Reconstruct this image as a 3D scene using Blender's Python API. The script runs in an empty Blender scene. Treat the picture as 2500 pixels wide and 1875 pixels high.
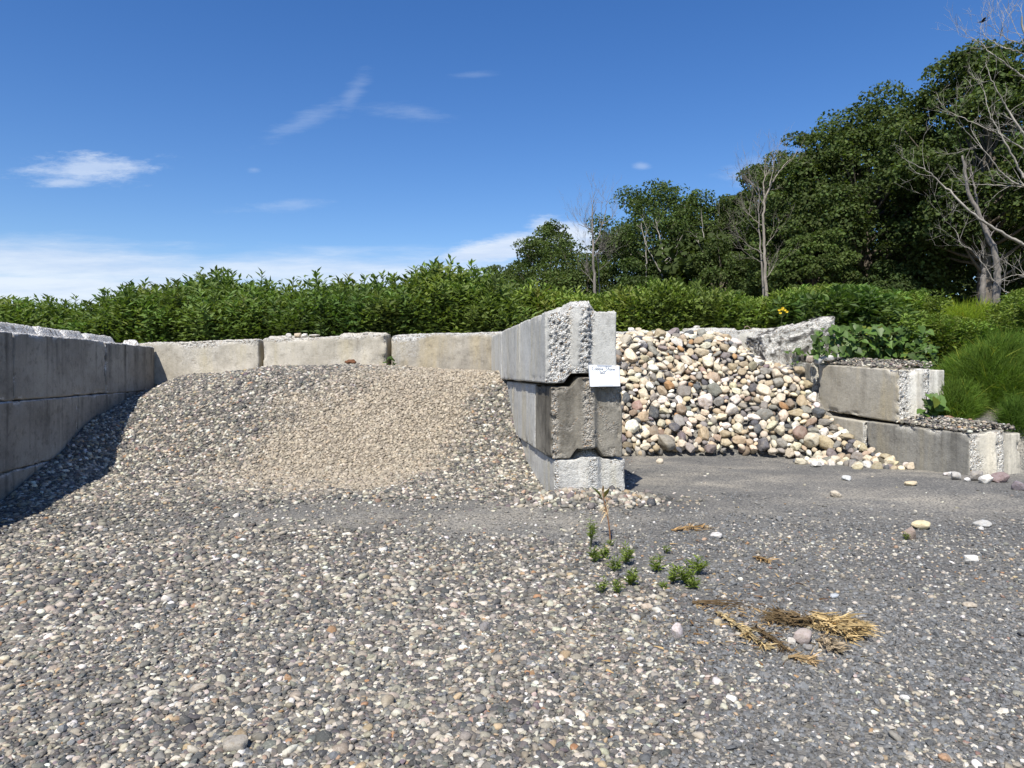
import bpy, math, random
import numpy as np
from mathutils import Vector

# ------------------------------------------------------------------ set-up: camera, sky, sun, exposure
S = bpy.context.scene
COL = S.collection
E = 1.06            # eye height above the yard at the divider; every z below is relative to the eye, the whole scene is lifted by E at the end
F = 1800.0          # focal length in photo pixels (2500 wide)
HY = 903.0          # photo row of the horizon
cam = bpy.data.cameras.new('camera')
cam.sensor_width = 36.0
cam.lens = F / 2500 * 36
cam.shift_y = -(937.5 - HY) / 2500
cam.clip_start, cam.clip_end = 0.05, 3000
co = bpy.data.objects.new('camera', cam)
COL.objects.link(co)
co.location = (0, 0, E)
co.rotation_euler = (math.radians(90), 0, 0)
S.camera = co
S.view_settings.view_transform = 'Standard'
S.view_settings.look = 'None'
S.view_settings.exposure = 0.42
S.view_settings.gamma = 1.0
S.view_settings.use_curve_mapping = False
S.render.engine = 'CYCLES'
S.cycles.max_bounces = 6
S.cycles.transparent_max_bounces = 4

SUN_TRAVEL = Vector((0.27, 0.70, -1.0)).normalized()       # from behind the left shoulder, about 53 degrees up
SUN_EL = math.asin(-SUN_TRAVEL.z)
SUN_AZ = math.atan2(-SUN_TRAVEL.x, -SUN_TRAVEL.y)           # azimuth of the sun, clockwise from +Y
sl = bpy.data.lights.new('sun', 'SUN')
sl.energy = 5.0
sl.angle = math.radians(0.5)
sl.color = (1.0, 0.955, 0.88)
so = bpy.data.objects.new('sun', sl)
COL.objects.link(so)
so.rotation_euler = SUN_TRAVEL.to_track_quat('-Z', 'Y').to_euler()


class NT:
    """small helper to wire shader nodes"""
    def __init__(self, tree):
        self.t = tree
    def n(self, typ, **kw):
        nd = self.t.nodes.new(typ)
        for k, v in kw.items():
            setattr(nd, k, v)
        return nd
    def link(self, a, b):
        self.t.links.new(a, b)
    def put(self, sock, v):
        if hasattr(v, 'is_output'):
            self.link(v, sock)
        else:
            sock.default_value = v
    def math(self, op, a, b=0.0, c=0.0, clamp=False):
        nd = self.n('ShaderNodeMath', operation=op, use_clamp=clamp)
        for i, v in enumerate((a, b, c)):
            self.put(nd.inputs[i], v)
        return nd.outputs[0]
    def smooth(self, v, a, b):
        nd = self.n('ShaderNodeMapRange', interpolation_type='SMOOTHSTEP')
        self.put(nd.inputs['Value'], v)
        nd.inputs['From Min'].default_value, nd.inputs['From Max'].default_value = a, b
        return nd.outputs[0]
    def mix(self, f, a, b, mode='MIX'):
        nd = self.n('ShaderNodeMix', data_type='RGBA', blend_type=mode)
        self.put(nd.inputs[0], f)
        for s, v in ((nd.inputs[6], a), (nd.inputs[7], b)):
            if hasattr(v, 'is_output'):
                self.link(v, s)
            else:
                s.default_value = (*v[:3], 1)
        return nd.outputs[2]
    def noise(self, vec, scale, detail=4.0, rough=0.55):
        nd = self.n('ShaderNodeTexNoise')
        if vec is not None:
            self.link(vec, nd.inputs['Vector'])
        nd.inputs['Scale'].default_value = scale
        nd.inputs['Detail'].default_value = detail
        nd.inputs['Roughness'].default_value = rough
        return nd.outputs[0]
    def voro(self, vec, scale, out='Distance', feature='F1'):
        nd = self.n('ShaderNodeTexVoronoi', feature=feature)
        if vec is not None:
            self.link(vec, nd.inputs['Vector'])
        nd.inputs['Scale'].default_value = scale
        return nd.outputs[out]
    def mapping(self, vec, scale=(1, 1, 1), loc=(0, 0, 0), rot=(0, 0, 0)):
        nd = self.n('ShaderNodeMapping')
        self.link(vec, nd.inputs['Vector'])
        nd.inputs['Scale'].default_value = scale
        nd.inputs['Location'].default_value = loc
        nd.inputs['Rotation'].default_value = rot
        return nd.outputs[0]
    def attr(self, name, typ='GEOMETRY'):
        return self.n('ShaderNodeAttribute', attribute_name=name, attribute_type=typ)
    def bump(self, h, strength=0.5, dist=0.01, normal=None):
        nd = self.n('ShaderNodeBump')
        nd.inputs['Strength'].default_value = strength
        nd.inputs['Distance'].default_value = dist
        self.link(h, nd.inputs['Height'])
        if normal is not None:
            self.link(normal, nd.inputs['Normal'])
        return nd.outputs[0]


def make_world():
    w = bpy.data.worlds.new('World')
    S.world = w
    w.use_nodes = True
    t = NT(w.node_tree)
    bg = w.node_tree.nodes['Background']
    sky = t.n('ShaderNodeTexSky', sky_type='NISHITA')
    sky.sun_disc = False
    sky.sun_elevation = SUN_EL
    sky.sun_rotation = SUN_AZ
    sky.air_density = 1.0
    sky.dust_density = 0.35
    sky.ozone_density = 3.0
    hs = t.n('ShaderNodeHueSaturation')
    hs.inputs['Hue'].default_value = 0.511
    hs.inputs['Saturation'].default_value = 1.30
    hs.inputs['Value'].default_value = 1.0
    t.link(sky.outputs[0], hs.inputs['Color'])
    skyc = hs.outputs[0]
    tc = t.n('ShaderNodeTexCoord')
    sp = t.n('ShaderNodeSeparateXYZ')
    t.link(tc.outputs['Generated'], sp.inputs[0])
    ay = t.math('MAXIMUM', t.math('ABSOLUTE', sp.outputs[1]), 0.04)
    u = t.math('DIVIDE', sp.outputs[0], ay)
    v = t.math('DIVIDE', sp.outputs[2], ay)
    cv = t.n('ShaderNodeCombineXYZ')
    t.link(u, cv.inputs[0]); t.link(v, cv.inputs[1])
    uv = cv.outputs[0]
    def ell(u0, v0, ru, rv, rot=0.0):
        du = t.math('SUBTRACT', u, u0); dv = t.math('SUBTRACT', v, v0)
        c, s = math.cos(rot), math.sin(rot)
        a = t.math('ADD', t.math('MULTIPLY', du, c / ru), t.math('MULTIPLY', dv, s / ru))
        b = t.math('ADD', t.math('MULTIPLY', du, -s / rv), t.math('MULTIPLY', dv, c / rv))
        d = t.math('ADD', t.math('MULTIPLY', a, a), t.math('MULTIPLY', b, b))
        return t.math('SUBTRACT', 1.0, t.math('SQRT', d))
    nb = t.noise(t.mapping(uv, (3.0, 24, 1), (0.3, 0.7, 0), (0, 0, -0.03)), 1.0, 12, 0.68)
    nf = t.noise(t.mapping(uv, (16, 62, 1), (2.3, 0.1, 0), (0, 0, 0.10)), 1.0, 12, 0.72)
    nw = t.noise(t.mapping(uv, (13, 85, 1), (1.3, 0.4, 0), (0, 0, 0.55)), 1.0, 12, 0.70)
    def cl(mask, nz, lo, hi, gain, op):
        s = t.math('ADD', mask, t.math('MULTIPLY', t.math('SUBTRACT', nz, 0.5), gain))
        return t.math('MULTIPLY', t.smooth(s, lo, hi), op)
    parts = [
        cl(ell(-0.66, 0.148, 0.55, 0.042, -0.07), nb, -0.1, 0.8, 1.6, 0.78),
        cl(ell(-0.55, 0.105, 0.90, 0.034, -0.02), nb, -0.1, 0.75, 1.5, 0.86),
        cl(ell(-0.17, 0.126, 0.62, 0.040, -0.02), nb, -0.1, 0.8, 1.5, 0.74),
        cl(ell(-0.575, 0.272, 0.115, 0.026, 0.02), nf, 0.0, 1.0, 2.3, 0.72),
        cl(ell(-0.610, 0.255, 0.060, 0.010, -0.02), nf, 0.0, 1.0, 2.0, 0.60),
        cl(ell(-0.280, 0.338, 0.100, 0.018, 0.40), nw, 0.1, 1.3, 2.4, 0.19),
        cl(ell(-0.215, 0.375, 0.050, 0.020, 1.0), nw, 0.1, 1.2, 1.8, 0.16),
        cl(ell(-0.150, 0.350, 0.090, 0.016, -0.12), nw, 0.1, 1.3, 2.4, 0.15),
        cl(ell(-0.315, 0.222, 0.090, 0.012, 0.10), nf, 0.1, 1.2, 2.4, 0.20),
        cl(ell(-0.350, 0.271, 0.013, 0.006, 0.0), nf, 0.0, 1.0, 1.8, 0.14),
        cl(ell(-0.055, 0.400, 0.050, 0.008, 0.05), nw, 0.1, 1.2, 1.8, 0.14),
        cl(ell(-0.010, 0.164, 0.120, 0.022, 0.16), nf, 0.0, 0.6, 1.2, 0.90),
        cl(ell(0.090, 0.176, 0.085, 0.028, -0.30), nf, 0.0, 0.6, 1.1, 0.90),
        cl(ell(0.345, 0.268, 0.080, 0.026, 0.10), nf, 0.0, 1.0, 1.4, 0.45),
        cl(ell(0.175, 0.277, 0.016, 0.007, 0.0), nf, 0.0, 1.0, 1.4, 0.28),
        cl(ell(0.660, 0.235, 0.070, 0.030, 0.0), nf, 0.0, 0.9, 1.2, 0.55),
    ]
    tot = parts[0]
    for p_ in parts[1:]:
        tot = t.math('MAXIMUM', tot, p_)
    tot = t.math('MINIMUM', tot, 0.95)
    shade = t.mix(t.smooth(nb, 0.35, 0.65), (4.4, 5.2, 6.6), (5.9, 6.4, 7.1))
    t.link(t.mix(tot, skyc, shade), bg.inputs['Color'])
    bg.inputs['Strength'].default_value = 0.108
make_world()

# ------------------------------------------------------------------ helpers
rng = np.random.default_rng(11)
random.seed(5)


def T(o, label=None, cat=None, group=None, kind=None):
    if label: o['label'] = label
    if cat: o['category'] = cat
    if group: o['group'] = group
    if kind: o['kind'] = kind
    return o


def P(px, py, d):
    """photo pixel at depth d -> point relative to the eye"""
    return np.array(((px - 1250) / F * d, d, (HY - py) / F * d))


def empty(name, loc=(0, 0, 0)):
    o = bpy.data.objects.new(name, None)
    o.empty_display_size = 0.1
    o.location = loc
    COL.objects.link(o)
    return o


def mesh_data(name, V, faces, mats=(), attrs=None, smooth=True, cols=None):
    """faces: one array or a list of arrays (n,3) / (n,4)"""
    V = np.asarray(V, np.float32)
    if not isinstance(faces, list):
        faces = [faces]
    faces = [np.asarray(f, np.int32) for f in faces if len(f)]
    me = bpy.data.meshes.new(name)
    me.vertices.add(len(V))
    me.vertices.foreach_set('co', V.ravel())
    idx = np.concatenate([f.ravel() for f in faces])
    tot = np.concatenate([np.full(len(f), f.shape[1], np.int32) for f in faces])
    st = np.concatenate([[0], np.cumsum(tot)[:-1]]).astype(np.int32)
    me.loops.add(len(idx))
    me.loops.foreach_set('vertex_index', idx)
    me.polygons.add(len(tot))
    me.polygons.foreach_set('loop_start', st)
    me.polygons.foreach_set('use_smooth', np.full(len(tot), smooth, bool))
    for m in mats:
        me.materials.append(m)
    for k, a in (attrs or {}).items():
        at = me.attributes.new(k, 'FLOAT', 'POINT')
        at.data.foreach_set('value', np.asarray(a, np.float32))
    if cols is not None:
        c = np.ones((len(V), 4), np.float32); c[:, :3] = cols
        at = me.attributes.new('col', 'FLOAT_COLOR', 'POINT')
        at.data.foreach_set('color', c.ravel())
    me.update(calc_edges=True)
    me.validate()
    return me


def mesh(name, V, faces, mat, parent=None, loc=None, **kw):
    me = mesh_data(name, V, faces, [mat] if mat else [], **kw)
    o = bpy.data.objects.new(name, me)
    COL.objects.link(o)
    if parent is not None: o.parent = parent
    if loc is not None: o.location = loc
    return o


def hash3(i, j, k, seed):
    h = (i.astype(np.int64) * 374761393 + j.astype(np.int64) * 668265263 + k.astype(np.int64) * 2147483647 + seed * 974634377) & 0xffffffff
    h = ((h ^ (h >> 13)) * 1274126177) & 0xffffffff
    h = ((h ^ (h >> 16)) * 2246822519) & 0xffffffff
    return ((h ^ (h >> 15)) & 0xffffff) / float(0xffffff)


def vn(p, f=1.0, seed=0):
    """value noise in 0..1"""
    p = np.asarray(p, float) * f
    i = np.floor(p).astype(int); t = p - i; t = t * t * (3 - 2 * t)
    r = 0
    for a in (0, 1):
        for b in (0, 1):
            for c in (0, 1):
                w = (t[:, 0] if a else 1 - t[:, 0]) * (t[:, 1] if b else 1 - t[:, 1]) * (t[:, 2] if c else 1 - t[:, 2])
                r = r + w * hash3(i[:, 0] + a, i[:, 1] + b, i[:, 2] + c, seed)
    return r


def fbm(p, f=1.0, oct=4, seed=0):
    r, a, s = 0, 0.5, 0
    for o in range(oct):
        r = r + a * vn(p, f * 2 ** o, seed + o * 17); s += a; a *= 0.5
    return r / s


def sst(x, a, b):
    t = np.clip((np.asarray(x, float) - a) / (b - a), 0, 1)
    return t * t * (3 - 2 * t)


def ico(n):
    import bmesh
    bm = bmesh.new()
    bmesh.ops.create_icosphere(bm, subdivisions=n, radius=1.0)
    V = np.array([v.co[:] for v in bm.verts]); Fc = np.array([[v.index for v in f.verts] for f in bm.faces])
    bm.free()
    return V, Fc


def frames(nrm, yaw):
    """rotation matrices whose third column is nrm and whose first turns by yaw"""
    n = nrm / np.linalg.norm(nrm, axis=1, keepdims=True)
    ref = np.where(np.abs(n[:, 2:3]) < 0.95, np.array([[0, 0, 1.0]]), np.array([[1.0, 0, 0]]))
    a = np.cross(ref, n); a /= np.linalg.norm(a, axis=1, keepdims=True)
    b = np.cross(n, a)
    c, s = np.cos(yaw)[:, None], np.sin(yaw)[:, None]
    return np.stack([a * c + b * s, -a * s + b * c, n], axis=2)


def scatter(V, Fc, R, t, sc):
    """copies of one small shape: R (N,3,3), t (N,3), sc (N,3) -> merged vertices and faces"""
    N = len(t)
    P_ = np.einsum('nij,nkj->nki', R, V[None] * sc[:, None, :]) + t[:, None, :]
    f = (Fc[None] + (np.arange(N) * len(V))[:, None, None]).reshape(-1, Fc.shape[1])
    return P_.reshape(-1, 3), f


def merge(lst):
    """[(V, F, col or None)] with equal face sizes -> merged"""
    Vs, Fs, Cs, o = [], [], [], 0
    for v, f, c in lst:
        Vs.append(v); Fs.append(f + o); Cs.append(c); o += len(v)
    return np.concatenate(Vs), np.concatenate(Fs), (np.concatenate(Cs) if Cs[0] is not None else None)


def tubes(paths, sides=6):
    """paths: list of (points (n,3), radii (n,)) -> quads"""
    Vs, Fs, o = [], [], 0
    ang = np.arange(sides) / sides * 2 * np.pi
    for pts, rad in paths:
        pts = np.asarray(pts, float); rad = np.asarray(rad, float); n = len(pts)
        tg = np.gradient(pts, axis=0); tg /= np.linalg.norm(tg, axis=1, keepdims=True) + 1e-9
        ref = np.array([0.31, 0.9, 0.17]) if abs(tg[0] @ np.array([0.31, 0.9, 0.17])) < 0.9 else np.array([1.0, 0, 0])
        a = np.cross(tg, ref); a /= np.linalg.norm(a, axis=1, keepdims=True) + 1e-9
        b = np.cross(tg, a)
        ring = pts[:, None] + rad[:, None, None] * (np.cos(ang)[None, :, None] * a[:, None] + np.sin(ang)[None, :, None] * b[:, None])
        Vs.append(ring.reshape(-1, 3))
        i = np.arange(n - 1)[:, None] * sides; j = np.arange(sides)[None]; k = (j + 1) % sides
        Fs.append(np.stack([i + j, i + k, i + sides + k, i + sides + j], -1).reshape(-1, 4) + o)
        o += n * sides
    return np.concatenate(Vs), np.concatenate(Fs)

# ------------------------------------------------------------------ materials
def new_mat(name):
    m = bpy.data.materials.new(name)
    m.use_nodes = True
    t = NT(m.node_tree)
    return m, t, m.node_tree.nodes['Principled BSDF']


def concrete(name, base, dark, light=(0.62, 0.61, 0.57), stain=0.6, streak=0.6, pits=0.4, rust=None, agg=(0.66, 0.65, 0.61), end=None):
    m, t, b = new_mat(name)
    g = t.n('ShaderNodeNewGeometry')
    pos = g.outputs['Position']
    blot = t.noise(pos, 2.3, 8, 0.6)
    big = t.noise(pos, 0.9, 3, 0.5)
    stk = t.noise(t.mapping(pos, (9, 9, 0.45)), 1.0, 7, 0.6)
    stk2 = t.noise(t.mapping(pos, (26, 26, 1.2), (3, 1, 2)), 1.0, 5, 0.6)
    fine = t.noise(pos, 55, 5, 0.65)
    hgt = t.attr('hgt').outputs['Fac']
    rough = t.attr('rough').outputs['Fac']
    cav = t.attr('cav').outputs['Fac']
    c = t.mix(t.smooth(big, 0.35, 0.65), base, light)
    c = t.mix(t.math('MULTIPLY', t.smooth(blot, 0.42, 0.72), stain), c, dark)
    sm = t.math('MULTIPLY', t.smooth(stk, 0.46, 0.74), t.math('MULTIPLY', t.math('ADD', 0.35, t.math('MULTIPLY', hgt, 0.65)), streak))
    c = t.mix(sm, c, dark)
    c = t.mix(t.math('MULTIPLY', t.smooth(stk2, 0.52, 0.78), 0.22 * streak), c, light)
    if rust:
        c = t.mix(t.math('MULTIPLY', t.smooth(t.noise(t.mapping(pos, (5, 5, 0.6), (7, 2, 1)), 1.0, 5, 0.6), 0.48, 0.7), 0.7), c, rust)
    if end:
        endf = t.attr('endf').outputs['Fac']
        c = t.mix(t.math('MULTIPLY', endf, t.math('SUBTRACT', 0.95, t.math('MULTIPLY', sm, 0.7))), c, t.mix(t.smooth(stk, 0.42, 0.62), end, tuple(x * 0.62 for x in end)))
    med = t.noise(pos, 13, 6, 0.7)
    c = t.mix(t.math('MULTIPLY', t.smooth(med, 0.5, 0.68), 0.45), c, dark)
    c = t.mix(t.math('MULTIPLY', t.smooth(med, 0.46, 0.30), 0.35), c, light)
    val = t.math('ADD', 0.56, t.math('MULTIPLY', t.math('ADD', t.math('MULTIPLY', fine, 0.6), t.math('MULTIPLY', t.noise(pos, 170, 3, 0.7), 0.4)), 0.88))
    cc = t.n('ShaderNodeCombineColor')
    for i in range(3): t.link(val, cc.inputs[i])
    c = t.mix(1.0, c, cc.outputs[0], 'MULTIPLY')
    pit = t.voro(pos, 38, 'Distance')
    pm = t.math('MULTIPLY', t.smooth(pit, 0.16, 0.05), t.smooth(t.noise(pos, 7, 3), 0.45, 0.6))
    c = t.mix(t.math('MULTIPLY', pm, pits), c, tuple(x * 0.45 for x in dark))
    # broken aggregate where the casting is rough; colour goes darker in the pockets
    cell = t.voro(pos, 85, 'Color')
    sv = t.n('ShaderNodeSeparateColor'); t.link(cell, sv.inputs[0])
    a = t.mix(t.smooth(sv.outputs[0], 0.15, 0.85), tuple(x * 0.62 for x in agg), agg)
    a = t.mix(t.smooth(sv.outputs[1], 0.86, 0.95), a, (0.30, 0.22, 0.14))
    a = t.mix(t.smooth(cav, 0.46, 0.12), a, (0.09, 0.085, 0.078))
    a = t.mix(1.0, a, cc.outputs[0], 'MULTIPLY')
    c = t.mix(rough, c, a)
    t.link(c, b.inputs['Base Color'])
    b.inputs['Roughness'].default_value = 0.92
    b.inputs['Specular IOR Level'].default_value = 0.2
    h = t.math('ADD', t.math('MULTIPLY', t.noise(pos, 30, 6, 0.7), 0.7), t.math('MULTIPLY', t.math('MULTIPLY', pm, -1.2), pits))
    h = t.math('ADD', h, t.math('MULTIPLY', t.noise(pos, 140, 3, 0.6), 0.35))
    h = t.math('ADD', h, t.math('MULTIPLY', rough, t.math('SUBTRACT', 0.9, t.math('MULTIPLY', t.voro(pos, 85, 'Distance'), 1.6))))
    t.link(t.bump(h, 0.8, 0.012), b.inputs['Normal'])
    return m


def leaf_mat(name, base, trans=0.30, rough=0.5, spec=0.35):
    m, t, b = new_mat(name)
    a = t.attr('col').outputs['Color']
    c = t.mix(1.0, base, a, 'MULTIPLY')
    t.link(c, b.inputs['Base Color'])
    b.inputs['Roughness'].default_value = rough
    b.inputs['Specular IOR Level'].default_value = spec
    tr = t.n('ShaderNodeBsdfTranslucent')
    t.link(t.mix(1.0, c, (1.25, 1.35, 0.55), 'MULTIPLY'), tr.inputs['Color'])
    ms = t.n('ShaderNodeMixShader')
    ms.inputs[0].default_value = trans
    t.link(b.outputs[0], ms.inputs[1]); t.link(tr.outputs[0], ms.inputs[2])
    t.link(ms.outputs[0], m.node_tree.nodes['Material Output'].inputs['Surface'])
    return m


def stone_mat(name, from_object=False):
    m, t, b = new_mat(name)
    if from_object:
        oi = t.n('ShaderNodeObjectInfo')
        base = oi.outputs['Color']
        tc = t.n('ShaderNodeTexCoord')
        va = t.n('ShaderNodeVectorMath', operation='ADD')
        t.link(tc.outputs['Object'], va.inputs[0])
        vs = t.n('ShaderNodeVectorMath', operation='SCALE')
        t.link(oi.outputs['Location'], vs.inputs[0]); vs.inputs['Scale'].default_value = 3.7
        t.link(vs.outputs[0], va.inputs[1])
        pos = va.outputs[0]
        s1, s2, s3 = 2.2, 14, 5
    else:
        base = t.attr('col').outputs['Color']
        pos = t.n('ShaderNodeNewGeometry').outputs['Position']
        s1, s2, s3 = 18, 130, 45
    f = t.noise(pos, s1, 5, 0.6)
    c = t.mix(t.math('MULTIPLY', t.smooth(f, 0.40, 0.72), 0.62 if from_object else 0.45), base, t.mix(1.0, base, (0.55, 0.46, 0.36), 'MULTIPLY'))
    if from_object:
        c = t.mix(t.math('MULTIPLY', t.smooth(t.noise(pos, 1.2, 3, 0.5), 0.5, 0.72), 0.35), c, (0.40, 0.36, 0.29))
    g = t.noise(pos, s2, 4, 0.7)
    v = t.math('ADD', 0.45, t.math('MULTIPLY', g, 1.1))
    cc = t.n('ShaderNodeCombineColor')
    for i in range(3): t.link(v, cc.inputs[i])
    c = t.mix(1.0, c, cc.outputs[0], 'MULTIPLY')
    vein = t.smooth(t.math('ABSOLUTE', t.math('SUBTRACT', t.noise(pos, s3 * 0.5, 3, 0.5), 0.5)), 0.018, 0.0)
    c = t.mix(t.math('MULTIPLY', vein, 0.25), c, (0.5, 0.46, 0.38))
    t.link(c, b.inputs['Base Color'])
    b.inputs['Roughness'].default_value = 0.82
    b.inputs['Specular IOR Level'].default_value = 0.25
    t.link(t.bump(t.math('ADD', g, f), 0.35, 0.006 if not from_object else 0.06), b.inputs['Normal'])
    return m


def plain_mat(name, colr, rough=0.8, var=0.35, scale=8.0, spec=0.3, stretch=(1, 1, 1), attr=False):
    m, t, b = new_mat(name)
    pos = t.n('ShaderNodeNewGeometry').outputs['Position']
    n_ = t.noise(t.mapping(pos, stretch), scale, 6, 0.65)
    base = colr
    if attr:
        base = t.mix(1.0, colr, t.attr('col').outputs['Color'], 'MULTIPLY')
    c = t.mix(t.math('MULTIPLY', t.smooth(n_, 0.35, 0.7), var), base, tuple(x * 0.3 for x in colr))
    t.link(c, b.inputs['Base Color'])
    b.inputs['Roughness'].default_value = rough
    b.inputs['Specular IOR Level'].default_value = spec
    t.link(t.bump(n_, 0.4, 0.02), b.inputs['Normal'])
    return m


M_STONE = stone_mat('gravel_stone')
M_COBBLE = stone_mat('cobble_stone', True)
M_WEED = leaf_mat('weed_leaf', (0.108, 0.155, 0.038), 0.34, 0.55, 0.20)
M_TREE = leaf_mat('tree_leaf', (0.078, 0.108, 0.034), 0.34, 0.65, 0.12)
M_VINE = leaf_mat('vine_leaf', (0.10, 0.175, 0.035), 0.28, 0.45, 0.3)
M_GRASS = leaf_mat('feather_grass', (0.118, 0.190, 0.030), 0.40, 0.6, 0.12)
M_STEM = plain_mat('weed_stem', (0.10, 0.12, 0.04), 0.8, 0.4, 20)
M_BARK = plain_mat('bark', (0.17, 0.145, 0.115), 0.95, 0.7, 9, 0.1, (3, 3, 0.6))
M_DEADWOOD = plain_mat('bleached_deadwood', (0.39, 0.36, 0.31), 0.9, 0.55, 4, 0.15, (3, 3, 0.7))
M_PALEWOOD = plain_mat('pale_deadwood', (0.33, 0.29, 0.24), 0.9, 0.7, 5, 0.15, (3, 3, 0.7))
M_GREYWOOD = plain_mat('grey_deadwood', (0.25, 0.225, 0.195), 0.9, 0.6, 5, 0.15, (3, 3, 0.7))
M_STRAW = plain_mat('dry_straw', (0.56, 0.43, 0.24), 0.85, 0.45, 30, 0.2, attr=True)

C_PALE = concrete('pale_concrete', (0.46, 0.452, 0.415), (0.24, 0.232, 0.205), (0.55, 0.545, 0.505), 0.35, 0.32, 0.25, (0.48, 0.43, 0.31))
C_MOSS = concrete('weathered_concrete', (0.135, 0.122, 0.096), (0.042, 0.037, 0.029), (0.27, 0.25, 0.205), 0.9, 0.8, 1.0, None, (0.42, 0.39, 0.335))
C_NEW = concrete('light_concrete', (0.45, 0.442, 0.41), (0.26, 0.25, 0.22), (0.58, 0.57, 0.525), 0.4, 0.4, 0.3, (0.48, 0.44, 0.32), (0.62, 0.61, 0.57))
C_BUFF = concrete('buff_concrete', (0.42, 0.385, 0.315), (0.22, 0.195, 0.15), (0.57, 0.525, 0.435), 0.55, 0.45, 1.0, (0.48, 0.42, 0.28), (0.66, 0.63, 0.56))
C_BACKGREY = concrete('stained_concrete', (0.31, 0.285, 0.24), (0.13, 0.118, 0.092), (0.50, 0.455, 0.37), 0.7, 0.9, 0.8, (0.44, 0.37, 0.24))
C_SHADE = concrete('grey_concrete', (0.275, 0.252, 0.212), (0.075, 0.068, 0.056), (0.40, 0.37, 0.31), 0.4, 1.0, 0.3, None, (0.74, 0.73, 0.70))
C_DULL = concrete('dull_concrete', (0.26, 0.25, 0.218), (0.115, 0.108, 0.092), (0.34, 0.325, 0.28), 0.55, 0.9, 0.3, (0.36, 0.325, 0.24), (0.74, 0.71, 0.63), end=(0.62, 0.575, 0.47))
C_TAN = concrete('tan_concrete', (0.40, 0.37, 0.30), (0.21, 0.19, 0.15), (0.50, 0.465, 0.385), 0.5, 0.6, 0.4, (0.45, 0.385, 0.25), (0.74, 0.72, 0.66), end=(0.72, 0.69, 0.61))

# ------------------------------------------------------------------ lay of the land (all heights relative to the eye)
def x_left(y): return -4.30 - 0.16 * (y - 6.2)              # inner face of the left wall
def x_div(y): return 0.335 - 0.135 * (y - 6.1)              # left face of the divider
def x_right(y): return 4.19 - 0.225 * (y - 8.78)            # inner face of the right wall
PL = np.array([(3.0, -1.20), (5.0, -1.17), (6.2, -1.12), (6.7, -0.98), (7.2, -0.84), (7.8, -0.62), (8.8, -0.42), (9.7, -0.28), (10.2, -0.22), (11, -0.2)])
PN = np.array([(3.0, -1.18), (5.5, -1.12), (6.6, -1.09), (7.1, -1.06), (7.5, -0.97), (7.9, -0.80), (8.4, -0.52), (8.9, -0.30), (9.4, -0.13), (9.9, -0.06), (11, -0.03)])
PM = np.array([(3.0, -1.16), (5.5, -1.085), (6.5, -1.065), (7.0, -1.03), (7.3, -0.96), (7.7, -0.77), (8.2, -0.46), (8.7, -0.17), (9.1, -0.02), (9.6, 0.04), (11, 0.06)])
PR = np.array([(3.0, -1.15), (6.1, -1.055), (7.1, -1.03), (7.6, -0.96), (8.3, -0.65), (9.0, -0.16), (9.4, -0.03), (11, -0.02)])


def cobble_height(x, y):
    base = 9.0 + 0.06 * np.sin(x * 3.1)
    h = -1.06 + 0.93 * (y - base)
    top = 0.56 - 0.28 * sst(x, 1.9, 1.0) - 0.30 * sst(x, 3.35, 4.1)
    k = 0.12
    h = -k * np.log(np.exp(-np.minimum(h, 3) / k) + np.exp(-top / k))
    hw = np.interp(y, [7.9, 8.2, 8.85, 9.4, 9.65, 9.95, 11], [-1.12, -1.03, -0.88, -0.56, -0.32, 0.0, 0.12])
    w = sst(x - x_right(y), -0.75, -0.05)
    return h * (1 - w) + hw * w


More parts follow.
